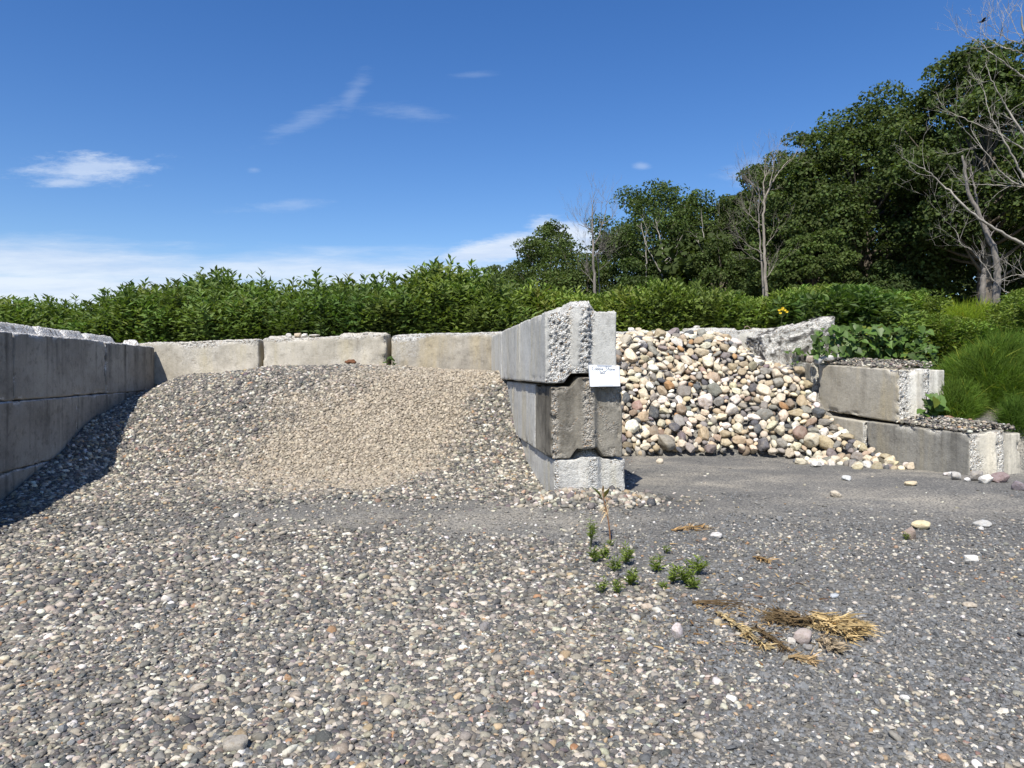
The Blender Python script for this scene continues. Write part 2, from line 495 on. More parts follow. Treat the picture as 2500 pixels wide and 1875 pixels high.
def ground(x, y):
    x = np.asarray(x, float); y = np.asarray(y, float)
    yard = -1.06 - 0.032 * np.clip(6.2 - y, 0, 6) - 0.05 * sst(x, -1.5, -4.5) - 0.01 * sst(y, 7, 9)
    p3 = np.stack([x.ravel(), y.ravel(), np.zeros(x.size)], 1)
    yard = yard + ((fbm(p3, 0.7, 3, 3) - 0.5) * 0.06).reshape(x.shape)
    xl, xc = x_left(y), x_div(y)
    u = np.clip((x - xl) / (xc - xl), 0, 1)
    l, nn_, m, r = (np.interp(y, q[:, 0], q[:, 1]) for q in (PL, PN, PM, PR))
    pile = l + (nn_ - l) * sst(u, 0.0, 0.12)
    pile = pile + (m - pile) * sst(u, 0.12, 0.42)
    pile = pile + (r - pile) * sst(u, 0.55, 1.0)
    pile = pile + ((fbm(p3, 1.1, 3, 9) - 0.5) * 0.09).reshape(x.shape)
    in_pile = (x < xc + 0.35) & (y > 5.6)
    wp = sst(y, 5.6, 6.6) * (x < xc + 0.35)
    z = yard * (1 - wp) + pile * wp
    # low berm of pebbles round the foot of the divider
    z = z + 0.07 * np.exp(-(((x - 0.55) / 0.55) ** 2 + ((y - 5.98) / 0.16) ** 2))
    # dirt under the cobbles
    inb = (x > xc + 0.35) & (x < x_right(y) + 0.3)
    ch = cobble_height(x, y) - 0.13
    z = np.where(inb & (y > 8.0), np.maximum(z, ch), z)
    # field behind the walls
    q = (y - 7.6) * 0.6 + (x - 4.9) * 0.5
    fr = np.interp(q, [0, 0.4, 2, 5, 15, 40], [-0.62, -0.55, 0.1, 0.75, 1.6, 2.5])
    fl = -1.1 + 0.95 * sst(y, 8.0, 10.5)
    far = 0.012 * np.clip(y - 14, 0, 60)
    wr = sst(x - 0.15 * (y - 10), 2.2, 6.0)
    field = fl * (1 - wr) + fr * wr + far * (1 - wr)
    field = field + ((fbm(p3, 0.35, 3, 21) - 0.5) * 0.25).reshape(x.shape) * sst(y, 11, 14)
    yb = np.where(x < xc + 0.35, 10.25, 11.1)
    mb = sst(y - yb, 0.1, 0.5)
    ml = sst(-(x - xl), 0.1, 0.5)
    mr = sst(x - x_right(y), 0.12, 0.45) * sst(y, 7.42, 7.75)
    mk = np.maximum(np.maximum(mb, ml), mr)
    return z * (1 - mk) + field * mk


def px_of(x, y, z):
    return 1250 + F * x / y, HY - F * z / y


def zone_maps(x, y):
    """how much gravel, dust and tan coating lies on a spot of the yard"""
    z = ground(x, y)
    px, py = px_of(x, np.maximum(y, 0.8), z)
    p3 = np.stack([x, y, np.zeros_like(x)], 1)
    nz = fbm(p3, 1.6, 4, 33) - 0.5
    nz2 = fbm(p3, 4.5, 3, 57) - 0.5
    bnd = np.interp(py, [1180, 1230, 1300, 1400, 1480, 1600, 1750, 1875, 2200], [1420, 1440, 1420, 1440, 1590, 1700, 1660, 1640, 1600])
    left = sst(px + nz * 420 + nz2 * 260, bnd + 170, bnd - 150)
    band = 1.3 * np.exp(-(((px - 960) / 430) ** 2 + ((py - 1275) / 56) ** 2)) + 0.9 * np.exp(-(((px - 1250) / 170) ** 2 + ((py - 1262) / 34) ** 2)) + 0.5 * np.exp(-(((px - 300) / 220) ** 2 + ((py - 1330) / 30) ** 2))
    band = np.clip(band * (1.0 + nz * 2.2), 0, 1)
    right_band = np.exp(-(((px - 1960 - (py - 1350) * 0.9) / 330) ** 2 + ((py - 1345) / 60) ** 2))
    peb = left * (1 - 0.80 * band) * np.clip(0.55 + 1.0 * fbm(p3, 0.9, 3, 71), 0, 1)
    peb = np.maximum(peb, (0.075 + 0.10 * sst(py, 1500, 1800)) * (0.5 + 1.6 * np.clip(nz2 + 0.5, 0, 1)))
    peb = np.maximum(peb, 0.33 * right_band * (0.7 + nz2))
    bay = sst(py, 1292, 1235) * sst(px, 1520, 1560)
    peb = peb * (1 - 0.93 * bay)
    foot = np.exp(-(((x - 0.62) / 0.75) ** 2 + ((y - 5.92) / 0.24) ** 2))
    peb = np.clip(np.maximum(peb, foot * 1.2), 0, 1)
    tl = np.interp(py, [880, 950, 1000, 1050, 1100, 1150, 1195], [880, 780, 720, 660, 600, 530, 480])
    tr = np.interp(py, [880, 1000, 1060, 1100, 1150, 1200], [1270, 1195, 1150, 1100, 1065, 930])
    tan = sst(px + nz * 220 + nz2 * 200, tl - 190, tl + 230) * sst(px + nz * 130 + nz2 * 150, tr + 75, tr - 110) * sst(py + nz * 70 + nz2 * 80, 1250, 1140)
    tan = tan * (x < x_div(y)) * (y > 5.5)
    dust = np.clip(band * 0.9 + bay * (0.55 + nz * 1.8 + nz2), 0, 1)
    return peb, dust, tan, bay, px, py


def build_ground():
    xs = np.concatenate([[-600, -250, -120, -60, -30, -18, -12, -9], np.arange(-7.5, 9.01, 0.09), [10, 11, 12.5, 14, 16, 19, 23, 28, 36, 48, 70, 120, 250, 600]])
    ys = np.concatenate([[-300, -120, -50, -20, -8, -3, -1], np.arange(0, 13.5, 0.09), [14, 14.6, 15.3, 16, 17, 18, 20, 22, 25, 28, 32, 38, 46, 56, 70, 90, 130, 200, 400, 900]])
    X, Y = np.meshgrid(xs, ys, indexing='ij')
    Z = ground(X, Y)
    V = np.stack([X.ravel(), Y.ravel(), Z.ravel()], 1)
    nx, ny = X.shape
    i, j = np.meshgrid(np.arange(nx - 1), np.arange(ny - 1), indexing='ij')
    a = (i * ny + j).ravel()
    Fq = np.stack([a, a + ny, a + ny + 1, a + 1], 1)
    peb, dust, tan, bay, px, py = zone_maps(V[:, 0], V[:, 1])
    yb = np.where(V[:, 0] < x_div(V[:, 1]) + 0.35, 10.5, 11.4)
    fieldw = np.maximum(sst(V[:, 1] - yb, -0.1, 0.2), np.maximum(sst(x_left(V[:, 1]) - V[:, 0], 0.2, 0.5) * sst(V[:, 1], 9, 11), sst(V[:, 0] - x_right(V[:, 1]), 0.75, 1.25) * sst(V[:, 1], 7.6, 8.1)))
    m, t, b = new_mat('yard_ground')
    pos = t.n('ShaderNodeNewGeometry').outputs['Position']
    A = lambda k: t.attr(k).outputs['Fac']
    n1 = t.noise(pos, 1.3, 6, 0.6)
    n2 = t.noise(pos, 28, 5, 0.7)
    n3 = t.noise(pos, 260, 3, 0.7)
    asph = t.mix(t.smooth(n1, 0.3, 0.7), (0.118, 0.115, 0.107), (0.195, 0.186, 0.164))
    asph = t.mix(t.math('MULTIPLY', t.smooth(n2, 0.45, 0.7), 0.5), asph, (0.20, 0.19, 0.17))
    sw = t.noise(t.mapping(pos, (0.9, 1.5, 1), (4, 1, 0), (0, 0, 0.35)), 1.0, 6, 0.6)
    dustc = t.mix(t.smooth(sw, 0.36, 0.70), (0.185, 0.178, 0.160), (0.37, 0.335, 0.27))
    c = t.mix(A('dust'), asph, dustc)
    cell = t.voro(pos, 75, 'Color'); sv = t.n('ShaderNodeSeparateColor'); t.link(cell, sv.inputs[0])
    dist = t.voro(pos, 75, 'Distance')
    spk = t.math('MULTIPLY', t.smooth(sv.outputs[0], 0.78, 0.84), t.smooth(dist, 0.5, 0.36))
    c = t.mix(t.math('MULTIPLY', spk, 0.8), c, t.mix(sv.outputs[1], (0.16, 0.15, 0.135), (0.55, 0.51, 0.44)))
    drk = t.math('MULTIPLY', t.smooth(sv.outputs[2], 0.6, 0.7), 0.6)
    c = t.mix(drk, c, (0.055, 0.057, 0.060))
    c = t.mix(t.math('MULTIPLY', A('peb'), 0.75), c, t.mix(t.smooth(n1, 0.4, 0.65), (0.10, 0.095, 0.085), (0.17, 0.158, 0.135)))
    c = t.mix(A('tan'), c, (0.21, 0.18, 0.14))
    soil = t.mix(t.smooth(n2, 0.4, 0.65), (0.055, 0.05, 0.028), (0.10, 0.085, 0.045))
    c = t.mix(A('field'), c, soil)
    v = t.math('ADD', 0.5, t.math('ADD', t.math('MULTIPLY', n3, 0.5), t.math('MULTIPLY', t.noise(pos, 70, 4, 0.7), 0.5)))
    cc = t.n('ShaderNodeCombineColor')
    for i_ in range(3): t.link(v, cc.inputs[i_])
    c = t.mix(1.0, c, cc.outputs[0], 'MULTIPLY')
    t.link(c, b.inputs['Base Color'])
    b.inputs['Roughness'].default_value = 0.95
    b.inputs['Specular IOR Level'].default_value = 0.15
    h = t.math('ADD', t.math('MULTIPLY', n2, 0.8), t.math('MULTIPLY', t.smooth(dist, 0.6, 0.1), 0.6))
    t.link(t.bump(h, 0.6, 0.012), b.inputs['Normal'])
    o = mesh('ground', V, Fq, m, attrs=dict(peb=peb, dust=dust, tan=tan, field=fieldw))
    T(o, 'grey dusty yard rising to a weedy field behind the block walls', 'ground', kind='structure')
build_ground()

# ------------------------------------------------------------------ concrete blocks
def tongue_profile(x, W, half=0.075, flank=0.055):
    d = np.abs(x - W / 2)
    return np.clip((half + flank - d) / flank, 0, 1)


def block(name, origin, theta, W, L, H, mat, label, tongue=0.075, groove=0.085, end_tongue=0.06, rough=None, rough_amp=0.016, tilt=(0, 0), slope=0.0,
          fine=0.013, coarse=0.032, seed=0, wobble=0.006, chip=0.025, breaks=0.5, ridge_gap=None, top_jag=0.0, rnd=0.018):
    """one cast block; local x across, y along, z up; theta turns it about z. tongue along the top, groove below, keyed ends, chipped edges"""
    def axis(n, step):
        k = max(2, int(round(n / step)))
        a = np.linspace(0, n, k + 1)
        return np.unique(np.round(np.concatenate([a, [rnd * 0.35, rnd, n - rnd, n - rnd * 0.35]]), 5))
    xs, ys, zs = axis(W, fine), axis(L, coarse), axis(H, fine)
    nx, ny, nz = len(xs), len(ys), len(zs)
    surf = np.zeros((nx, ny, nz), bool)
    surf[[0, -1]] = True; surf[:, [0, -1]] = True; surf[:, :, [0, -1]] = True
    idx = -np.ones((nx, ny, nz), int)
    idx[surf] = np.arange(surf.sum())
    ii, jj, kk = np.nonzero(surf)
    p = np.stack([xs[ii], ys[jj], zs[kk]], 1)
    quads = []
    def q(A, flip):
        a, b, c, d = A[:-1, :-1].ravel(), A[1:, :-1].ravel(), A[1:, 1:].ravel(), A[:-1, 1:].ravel()
        quads.append(np.stack([a, d, c, b] if flip else [a, b, c, d], 1))
    q(idx[0], True); q(idx[-1], False)
    q(idx[:, 0], False); q(idx[:, -1], True)
    q(idx[:, :, 0], True); q(idx[:, :, -1], False)
    dim = np.array([W, L, H])
    inner = np.clip(p, rnd, dim - rnd)
    v = p - inner
    nrm = v / (np.linalg.norm(v, axis=1, keepdims=True) + 1e-9)
    p2 = inner + rnd * nrm
    sp = p + np.array([seed * 3.7, seed * 1.9, seed * 5.3])
    x, y, z = p2.T
    on_end = sst(np.maximum(-nrm[:, 1], nrm[:, 1]), 0.5, 0.9)
    front = sst(-nrm[:, 1], 0.5, 0.9)
    rgh = np.zeros(len(p))
    if rough is not None:
        rgh = np.clip(rough(p[:, 0] / W, p[:, 2] / H, p[:, 1] / L, nrm, sp), 0, 1)
    cellular = 0.22 * vn(sp, 26, seed) + 0.78 * vn(sp, 62, seed + 5)
    cav = cellular + 0.15 * (vn(sp, 11, seed + 8) - 0.5)
    dsp = (cellular - 0.62) * 2.2 * rough_amp * rgh + (fbm(sp, 5, 3, seed + 2) - 0.5) * wobble * 2
    # chips along the arrises
    e = np.sort(np.minimum(p, dim - p), axis=1)
    edge = sst(e[:, 1], 0.075, 0.0)
    cn = sst(fbm(sp, 8, 3, seed + 31), 0.52, 0.72)
    dsp = dsp - chip * edge * cn
    rgh = np.maximum(rgh, 0.85 * sst(edge * cn, 0.35, 0.7))
    # profiles
    tp = tongue_profile(x, W)
    brk = sst(vn(np.stack([y * 0 + seed, y * 2.1, y * 0], 1) + seed, 1.0, seed + 3), breaks - 0.04, breaks + 0.04) if breaks > 0 else np.ones_like(y)
    if ridge_gap is not None:
        brk = np.ones_like(y)
        for g0, g1 in ridge_gap:
            brk = brk * (1 - sst(y, g0 - 0.03, g0 + 0.03) * sst(y, g1 + 0.03, g1 - 0.03))
    brk = brk * sst(y, 0.0, 0.08) if breaks >= 0 else brk
    rag = 1 + 0.25 * (fbm(sp, 9, 2, seed + 4) - 0.5)
    zt = H + tongue * tp * brk * rag + (top_jag * (fbm(np.stack([x * 0.6, y, y * 0], 1) + seed, 3.2, 3, seed + 7) - 0.55) if top_jag else 0)
    zb = groove * tongue_profile(x, W, 0.085, 0.06)
    z2 = zb + (zt - zb) * (z / H)
    yk = end_tongue * tongue_profile(x, W, 0.05, 0.04) * (1 + 0.5 * (vn(np.stack([z * 0, z, z * 0], 1) + seed, 7, seed) - 0.5))
    y2 = -yk + (L + yk * 0.6 + yk * 0.4 - 0.0) * (y / L) if end_tongue else y
    z2 = z2 + tilt[0] * (x / W) + tilt[1] * (y / L)
    out = np.stack([x, y2, z2], 1) + nrm * dsp[:, None]
    c, s = math.cos(theta), math.sin(theta)
    R = np.array([[c, -s, 0], [s, c, 0], [0, 0, 1.0]])
    out = out @ R.T
    o = mesh(name, out, quads, mat, loc=tuple(origin), smooth=True, attrs=dict(hgt=sst(p[:, 2] / H, 0.1, 1.0), rough=rgh, cav=cav, endf=front))
    T(o, label, 'concrete block')
    return o


TH_D = math.atan(0.135); TH_L = math.atan(0.16); TH_R = math.atan(0.225)
def along(x0, y0, th, s):
    return (x0 - math.sin(th) * s, y0 + math.cos(th) * s)

def rough_row1(x, z, y, n, sp):
    f = sst(-n[:, 1], 0.3, 0.8)
    nz = fbm(sp, 6, 3, 5) - 0.5
    a = sst(x + nz * 0.10, 0.40, 0.30) * sst(x + nz * 0.06, 0.02, 0.08)
    b = sst(x + nz * 0.12, 0.44, 0.50) * sst(x + nz * 0.18, 0.72, 0.62)
    low = sst(z + nz * 0.12, 0.14, 0.05)
    return f * np.maximum(np.maximum(a, b), low) + 0.8 * sst(n[:, 2], 0.3, 0.8) * sst(y, 0.25, 0.05)

def rough_row2(x, z, y, n, sp):
    f = sst(-n[:, 1], 0.3, 0.8)
    nz = fbm(sp, 6, 3, 5) - 0.5
    a = sst(x + nz * 0.10, 0.14, 0.06)
    b = sst(np.abs(x - 0.50) + nz * 0.08, 0.09, 0.05)
    return f * np.maximum(np.maximum(a, b), 0.12 + 0.45 * sst(fbm(sp, 9, 3, 12), 0.5, 0.66))

def rough_row3(x, z, y, n, sp):
    f = sst(-n[:, 1], 0.3, 0.8)
    nz = fbm(sp, 6, 3, 5) - 0.5
    b = sst(np.abs(x - 0.52) + nz * 0.12, 0.10, 0.04) * 0.8
    a = sst(x + nz * 0.10, 0.10, 0.03)
    return f * np.maximum(np.maximum(a, b), 0.25) + sst(n[:, 2], 0.3, 0.8) * sst(np.abs(x - 0.5), 0.2, 0.1)

def rough_ends(x, z, y, n, sp):
    nz = fbm(sp, 5, 3, 5) - 0.5
    f = sst(-n[:, 1], 0.3, 0.8)
    return f * np.maximum(sst(x + nz * 0.3, 0.30, 0.12), sst(np.abs(x - 0.55) + nz * 0.1, 0.12, 0.06) * 0.9)

def rough_back(x, z, y, n, sp):
    nz = fbm(sp, 3, 3, 5) - 0.5
    return sst(n[:, 2], 0.2, 0.7) * 0.8 + 0.25 * sst(n[:, 0], 0.5, 0.9) * sst(nz, 0.0, 0.12) + 0.9 * sst(n[:, 0], 0.3, 0.8) * sst(z + nz * 0.25, 0.86, 0.97)

W = 0.61
# divider, top row
s = 0.0
for k, (L, mt, lab, tl) in enumerate([
        (1.46, C_PALE, 'topmost pale block at the near end of the divider, crumbling white end face', (0.012, 0)),
        (1.55, C_PALE, 'cracked pale block second from the near end of the divider\'s top row', (0.012, 0.0)),
        (1.50, C_PALE, 'pale block at the far end of the divider\'s top row, against the back wall', (0.012, 0))]):
    ox, oy = along(0.274, 6.10, TH_D, s)
    block('concrete_block', (ox, oy, -0.112 + [0, -0.004, -0.01][k]), TH_D, W, L - 0.012, 0.595, mt, lab, seed=11 + k, rough=rough_row1 if k == 0 else None, rough_amp=0.021,
          tilt=tl, breaks=-1, ridge_gap=[(0.0, 0.02), (0.42, 0.62)], tongue=0.085, groove=0.075, end_tongue=0.05 if k == 0 else 0.0, chip=0.016, fine=0.0105 if k == 0 else 0.03)
    s += L
# divider, middle row
s = 0.0
for k, (L, mt, lab) in enumerate([
        (0.80, C_MOSS, 'dark weathered half block in the middle of the divider\'s near end'),
        (1.55, C_PALE, 'pale block behind the dark half block in the divider\'s middle row'),
        (1.5, C_PALE, 'pale block in the divider\'s middle row, mostly buried by the gravel heap')]):
    ox, oy = along(0.322, 6.09, TH_D, s)
    block('concrete_block', (ox, oy, -0.738), TH_D, W, L - 0.010, 0.60, mt, lab, seed=21 + k, rough=rough_row2 if k == 0 else None, rough_amp=0.017,
          breaks=-1, ridge_gap=[], tongue=0.08, groove=0.08, end_tongue=0.05 if k == 0 else 0.0, chip=0.04 if k == 0 else 0.015, fine=0.0105 if k == 0 else 0.03)
    s += L
# divider, bottom row
s = 0.0
for k, (L, lab) in enumerate([
        (1.62, 'light grey bottom block of the divider\'s near end, pebbles round its foot'),
        (1.5, 'bottom block of the divider running into the gravel heap')]):
    ox, oy = along(0.350, 6.10, TH_D, s)
    block('concrete_block', (ox, oy, -1.346), TH_D, W, L - 0.010, 0.60, C_NEW, lab, seed=31 + k, rough=rough_row3 if k == 0 else None, rough_amp=0.012,
          breaks=-1, ridge_gap=[(0.0, 0.10)], tongue=0.075, end_tongue=0.04 if k == 0 else 0.0, chip=0.012, fine=0.0105 if k == 0 else 0.03, groove=0.0)
    s += L

# left wall (inner face on x_left); built so that its right-hand face is the inner one
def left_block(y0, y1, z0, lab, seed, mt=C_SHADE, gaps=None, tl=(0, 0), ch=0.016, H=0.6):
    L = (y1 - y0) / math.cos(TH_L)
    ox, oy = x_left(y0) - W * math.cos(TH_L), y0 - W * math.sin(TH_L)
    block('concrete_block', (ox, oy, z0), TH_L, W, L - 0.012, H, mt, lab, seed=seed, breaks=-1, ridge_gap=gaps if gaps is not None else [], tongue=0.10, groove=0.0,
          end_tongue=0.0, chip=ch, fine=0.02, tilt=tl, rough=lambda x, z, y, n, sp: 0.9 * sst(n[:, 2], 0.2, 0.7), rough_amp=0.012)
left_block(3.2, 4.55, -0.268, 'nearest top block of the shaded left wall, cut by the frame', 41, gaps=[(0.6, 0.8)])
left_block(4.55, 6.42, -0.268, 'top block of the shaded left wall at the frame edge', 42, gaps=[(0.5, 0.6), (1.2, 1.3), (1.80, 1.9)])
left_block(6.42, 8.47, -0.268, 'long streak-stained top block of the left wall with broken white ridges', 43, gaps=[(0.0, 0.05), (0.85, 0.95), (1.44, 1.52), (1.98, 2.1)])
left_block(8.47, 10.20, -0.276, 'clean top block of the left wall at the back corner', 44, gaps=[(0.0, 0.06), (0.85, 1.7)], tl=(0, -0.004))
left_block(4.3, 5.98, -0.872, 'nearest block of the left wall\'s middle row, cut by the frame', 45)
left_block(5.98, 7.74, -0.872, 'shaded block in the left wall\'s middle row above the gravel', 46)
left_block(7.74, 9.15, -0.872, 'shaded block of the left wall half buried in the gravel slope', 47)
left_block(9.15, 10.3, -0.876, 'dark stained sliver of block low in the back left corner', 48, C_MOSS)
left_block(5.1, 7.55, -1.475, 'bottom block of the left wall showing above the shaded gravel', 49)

# back wall: the long side faces the yard
def back_block(xa, xb, y, ztl, ztr, lab, seed, mt, yaw=0.0, jag=0.05, tg=0.0, gaps=None, ch=0.035, H=0.62, tilt_x=0.0, amp=0.012):
    L = xb - xa
    th = -math.pi / 2 + yaw
    o = block('concrete_block', (xa, y + 0.61, ztl - H), th, 0.61, L - 0.03, H, mt, lab, seed=seed, breaks=-1, ridge_gap=gaps if gaps is not None else [], tongue=tg, groove=0.0, end_tongue=0.0,
              chip=ch, fine=0.022, coarse=0.022, tilt=(0.0, ztr - ztl), rough=rough_back, rough_amp=amp, wobble=0.010, top_jag=jag, rnd=0.03)
    return o
back_block(-5.25, -3.485, 10.22, 0.375, 0.44, 'pitted buff block of the back wall beside the left corner shadow', 51, C_BUFF)
back_block(-3.455, -1.715, 10.22, 0.445, 0.497, 'pitted buff block in the middle of the back wall, pebbles on top', 52, C_BUFF, tg=0.04, gaps=[(0.55, 1.02)])
back_block(-1.68, 0.05, 10.25, 0.495, 0.545, 'stained buff block of the back wall next to the divider', 53, C_BACKGREY)
back_block(0.55, 2.62, 11.12, 0.575, 0.59, 'dull grey back block behind the cobbles beside the divider', 54, C_BACKGREY)
back_block(2.65, 4.45, 11.12, 0.60, 0.60, 'pale back block showing above the top of the cobble heap', 55, C_NEW, tg=0.05, gaps=[(0.8, 1.05)], ch=0.02)

# right wall (inner face on x_right)
def right_block(x0, y0, L, z0, lab, seed, mt, tl=(0, 0), H=0.60, ch=0.03, tg=0.0, th=TH_R, gaps=None, et=0.045, fine=0.013):
    block('concrete_block', (x0, y0, z0), th, W, L - 0.012, H, mt, lab, seed=seed, breaks=-1, ridge_gap=gaps if gaps is not None else [], tongue=tg, groove=0.0, end_tongue=et,
          chip=ch, fine=fine, tilt=tl, rough=rough_ends, rough_amp=0.02)
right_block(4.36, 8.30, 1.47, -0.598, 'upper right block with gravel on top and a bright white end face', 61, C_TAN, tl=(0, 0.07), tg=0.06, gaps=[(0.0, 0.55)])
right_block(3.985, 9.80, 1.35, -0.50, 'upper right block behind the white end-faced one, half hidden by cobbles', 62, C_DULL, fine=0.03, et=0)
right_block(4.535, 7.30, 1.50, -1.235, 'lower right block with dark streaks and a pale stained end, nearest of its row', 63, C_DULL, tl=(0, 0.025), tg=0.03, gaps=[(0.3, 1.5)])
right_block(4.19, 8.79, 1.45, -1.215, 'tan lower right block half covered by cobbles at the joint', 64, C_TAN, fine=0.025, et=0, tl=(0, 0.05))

def lifting_loop():
    blk = bpy.data.objects['concrete_block.%03d' % (len([o for o in COL.objects if o.name.startswith('concrete_block')]) - 5)]
    a = np.linspace(0, math.pi, 13)
    c = P(1824, 805, 11.42)
    v, f = tubes([(np.stack([c[0] + 0.055 * np.cos(a), np.full(13, c[1]), c[2] + 0.075 * np.sin(a) - 0.02], 1), np.full(13, 0.007))], 6)
    blk.location = blk.location
    o = mesh('lifting_loop', v - np.array(blk.location), f, plain_mat('rusty_steel', (0.30, 0.22, 0.17), 0.7, 0.5, 40), blk)
lifting_loop()

# broken slab of rough concrete leaning above the cobbles
def rubble_slab():
    V, Fc = ico(6)
    q = np.sign(V) * np.abs(V) ** 0.55
    q = q / np.max(np.abs(q), axis=1, keepdims=True).clip(0.75, 1)
    q = q * np.array([0.52, 0.36, 0.40])
    n = V
    d = (fbm(q + 3, 3.5, 2, 71) - 0.5) * 0.14 + (vn(q, 16, 72) - 0.5) * 0.05 + (vn(q, 36, 73) - 0.5) * 0.035
    q = q + n * d[:, None]
    a = math.radians(-14); R = np.array([[math.cos(a), 0, math.sin(a)], [0, 1, 0], [-math.sin(a), 0, math.cos(a)]])
    q = q @ R.T
    c = P(1938, 866, 10.6)
    cav = 0.55 * vn(q, 22, 72) + 0.45 * vn(q, 45, 73)
    o = mesh('rubble_slab', q, Fc, C_TAN, loc=tuple(c), attrs=dict(hgt=np.zeros(len(q)), rough=np.ones(len(q)) * 0.95, cav=cav - 0.10 - 0.22 * sst(fbm(q, 5, 3, 75), 0.5, 0.62), endf=np.zeros(len(q))))
    T(o, 'jagged broken concrete slab lying above the cobbles at the back right', 'concrete rubble')
rubble_slab()

# ------------------------------------------------------------------ gravel
def pebble_shapes(n, sub, seed, amp=0.22, cut=0.0):
    out = []
    r = np.random.default_rng(seed)
    for k in range(n):
        V, Fc = ico(sub)
        q = V * (1 + amp * (fbm(V + k * 7.1, 1.1, 2, seed + k) - 0.5) * 2)[:, None]
        for c in range(int(cut)):
            d = r.normal(size=3); d /= np.linalg.norm(d)
            h = r.uniform(0.45, 0.8)
            t = np.maximum(q @ d - h, 0)
            q = q - 0.85 * t[:, None] * d[None]
        out.append((q, Fc))
    return out


PAL = np.array([(0.090, 0.090, 0.087), (0.134, 0.127, 0.113), (0.188, 0.174, 0.147), (0.26, 0.235, 0.19), (0.335, 0.297, 0.232), (0.43, 0.385, 0.305), (0.51, 0.475, 0.39), (0.58, 0.56, 0.50),
                (0.38, 0.285, 0.18), (0.33, 0.20, 0.11), (0.155, 0.125, 0.13), (0.25, 0.17, 0.135)])


def palette(N, w, r):
    c = PAL[r.choice(len(PAL), N, p=np.array(w) / np.sum(w))]
    return np.clip(c * r.uniform(0.78, 1.2, (N, 1)) * (1 + r.normal(0, 0.03, (N, 3))), 0.02, 0.85)


def ground_normals(x, y, e=0.04):
    gx = (ground(x + e, y) - ground(x - e, y)) / (2 * e)
    gy = (ground(x, y + e) - ground(x, y - e)) / (2 * e)
    n = np.stack([-gx, -gy, np.ones_like(gx)], 1)
    return n / np.linalg.norm(n, axis=1, keepdims=True)


def lay(x, y, size, flat, cols, shapes, r, lift=0.25, tilt=0.22):
    N = len(x)
    n = ground_normals(x, y)
    nn = n + r.normal(0, tilt, (N, 3))
    R = frames(nn, r.uniform(0, 6.28, N))
    sc = np.stack([size * 0.5, size * 0.5 * r.uniform(0.6, 0.95, N), size * 0.5 * flat], 1)
    t = np.stack([x, y, ground(x, y)], 1) + n * (sc[:, 2] * lift * r.uniform(0.3, 1.6, N))[:, None]
    pick = r.integers(0, len(shapes), N)
    lst = []
    for k, (V, Fc) in enumerate(shapes):
        m = pick == k
        if m.any():
            v, f = scatter(V, Fc, R[m], t[m], sc[m])
            lst.append((v, f, np.repeat(cols[m], len(V), 0)))
    return merge(lst)


W_MIX = [20, 22, 19, 13, 9, 9, 8, 3.5, 2.0, 0.5, 1.2, 0.5]
SH_HI, SH_MID, SH_LO = pebble_shapes(14, 2, 101, 0.36, 9), pebble_shapes(8, 2, 131, 0.26, 4), pebble_shapes(12, 1, 161, 0.38, 4)
SH_CHIP = pebble_shapes(8, 1, 191, 0.3, 5)


def build_heap():
    r = np.random.default_rng(3)
    N = 52000
    y = r.uniform(6.0, 10.35, N)
    xl, xc = x_left(y), x_div(y)
    x = xl + (xc - xl) * r.uniform(0.0, 1.0, N) + 0.02
    peb, dust, tan, bay, px, py = zone_maps(x, y)
    keep = (r.random(N) < np.maximum(peb, sst(y, 6.5, 7.2)))
    x, y, tan = x[keep], y[keep], tan[keep]
    N = len(x)
    size = r.lognormal(math.log(0.046), 0.22, N) * (1 - 0.12 * tan)
    cols = palette(N, W_MIX, r)
    tanc = np.array([0.425, 0.362, 0.268]) * r.uniform(0.62, 1.3, (N, 1))
    w = np.clip(tan * 1.5 - r.random(N) * 0.75, 0, 0.88)[:, None]
    cols = cols * (1 - w) + (0.82 * tanc + 0.18 * cols) * w
    V, Fc, C = lay(x, y, size, r.uniform(0.35, 0.62, N), cols, SH_LO, r, 0.35, 0.3)
    o = mesh('gravel_heap', V, Fc, M_STONE, cols=C)
    T(o, 'grey and cream river gravel heaped against the back wall, tan dusty middle', 'gravel', kind='stuff')


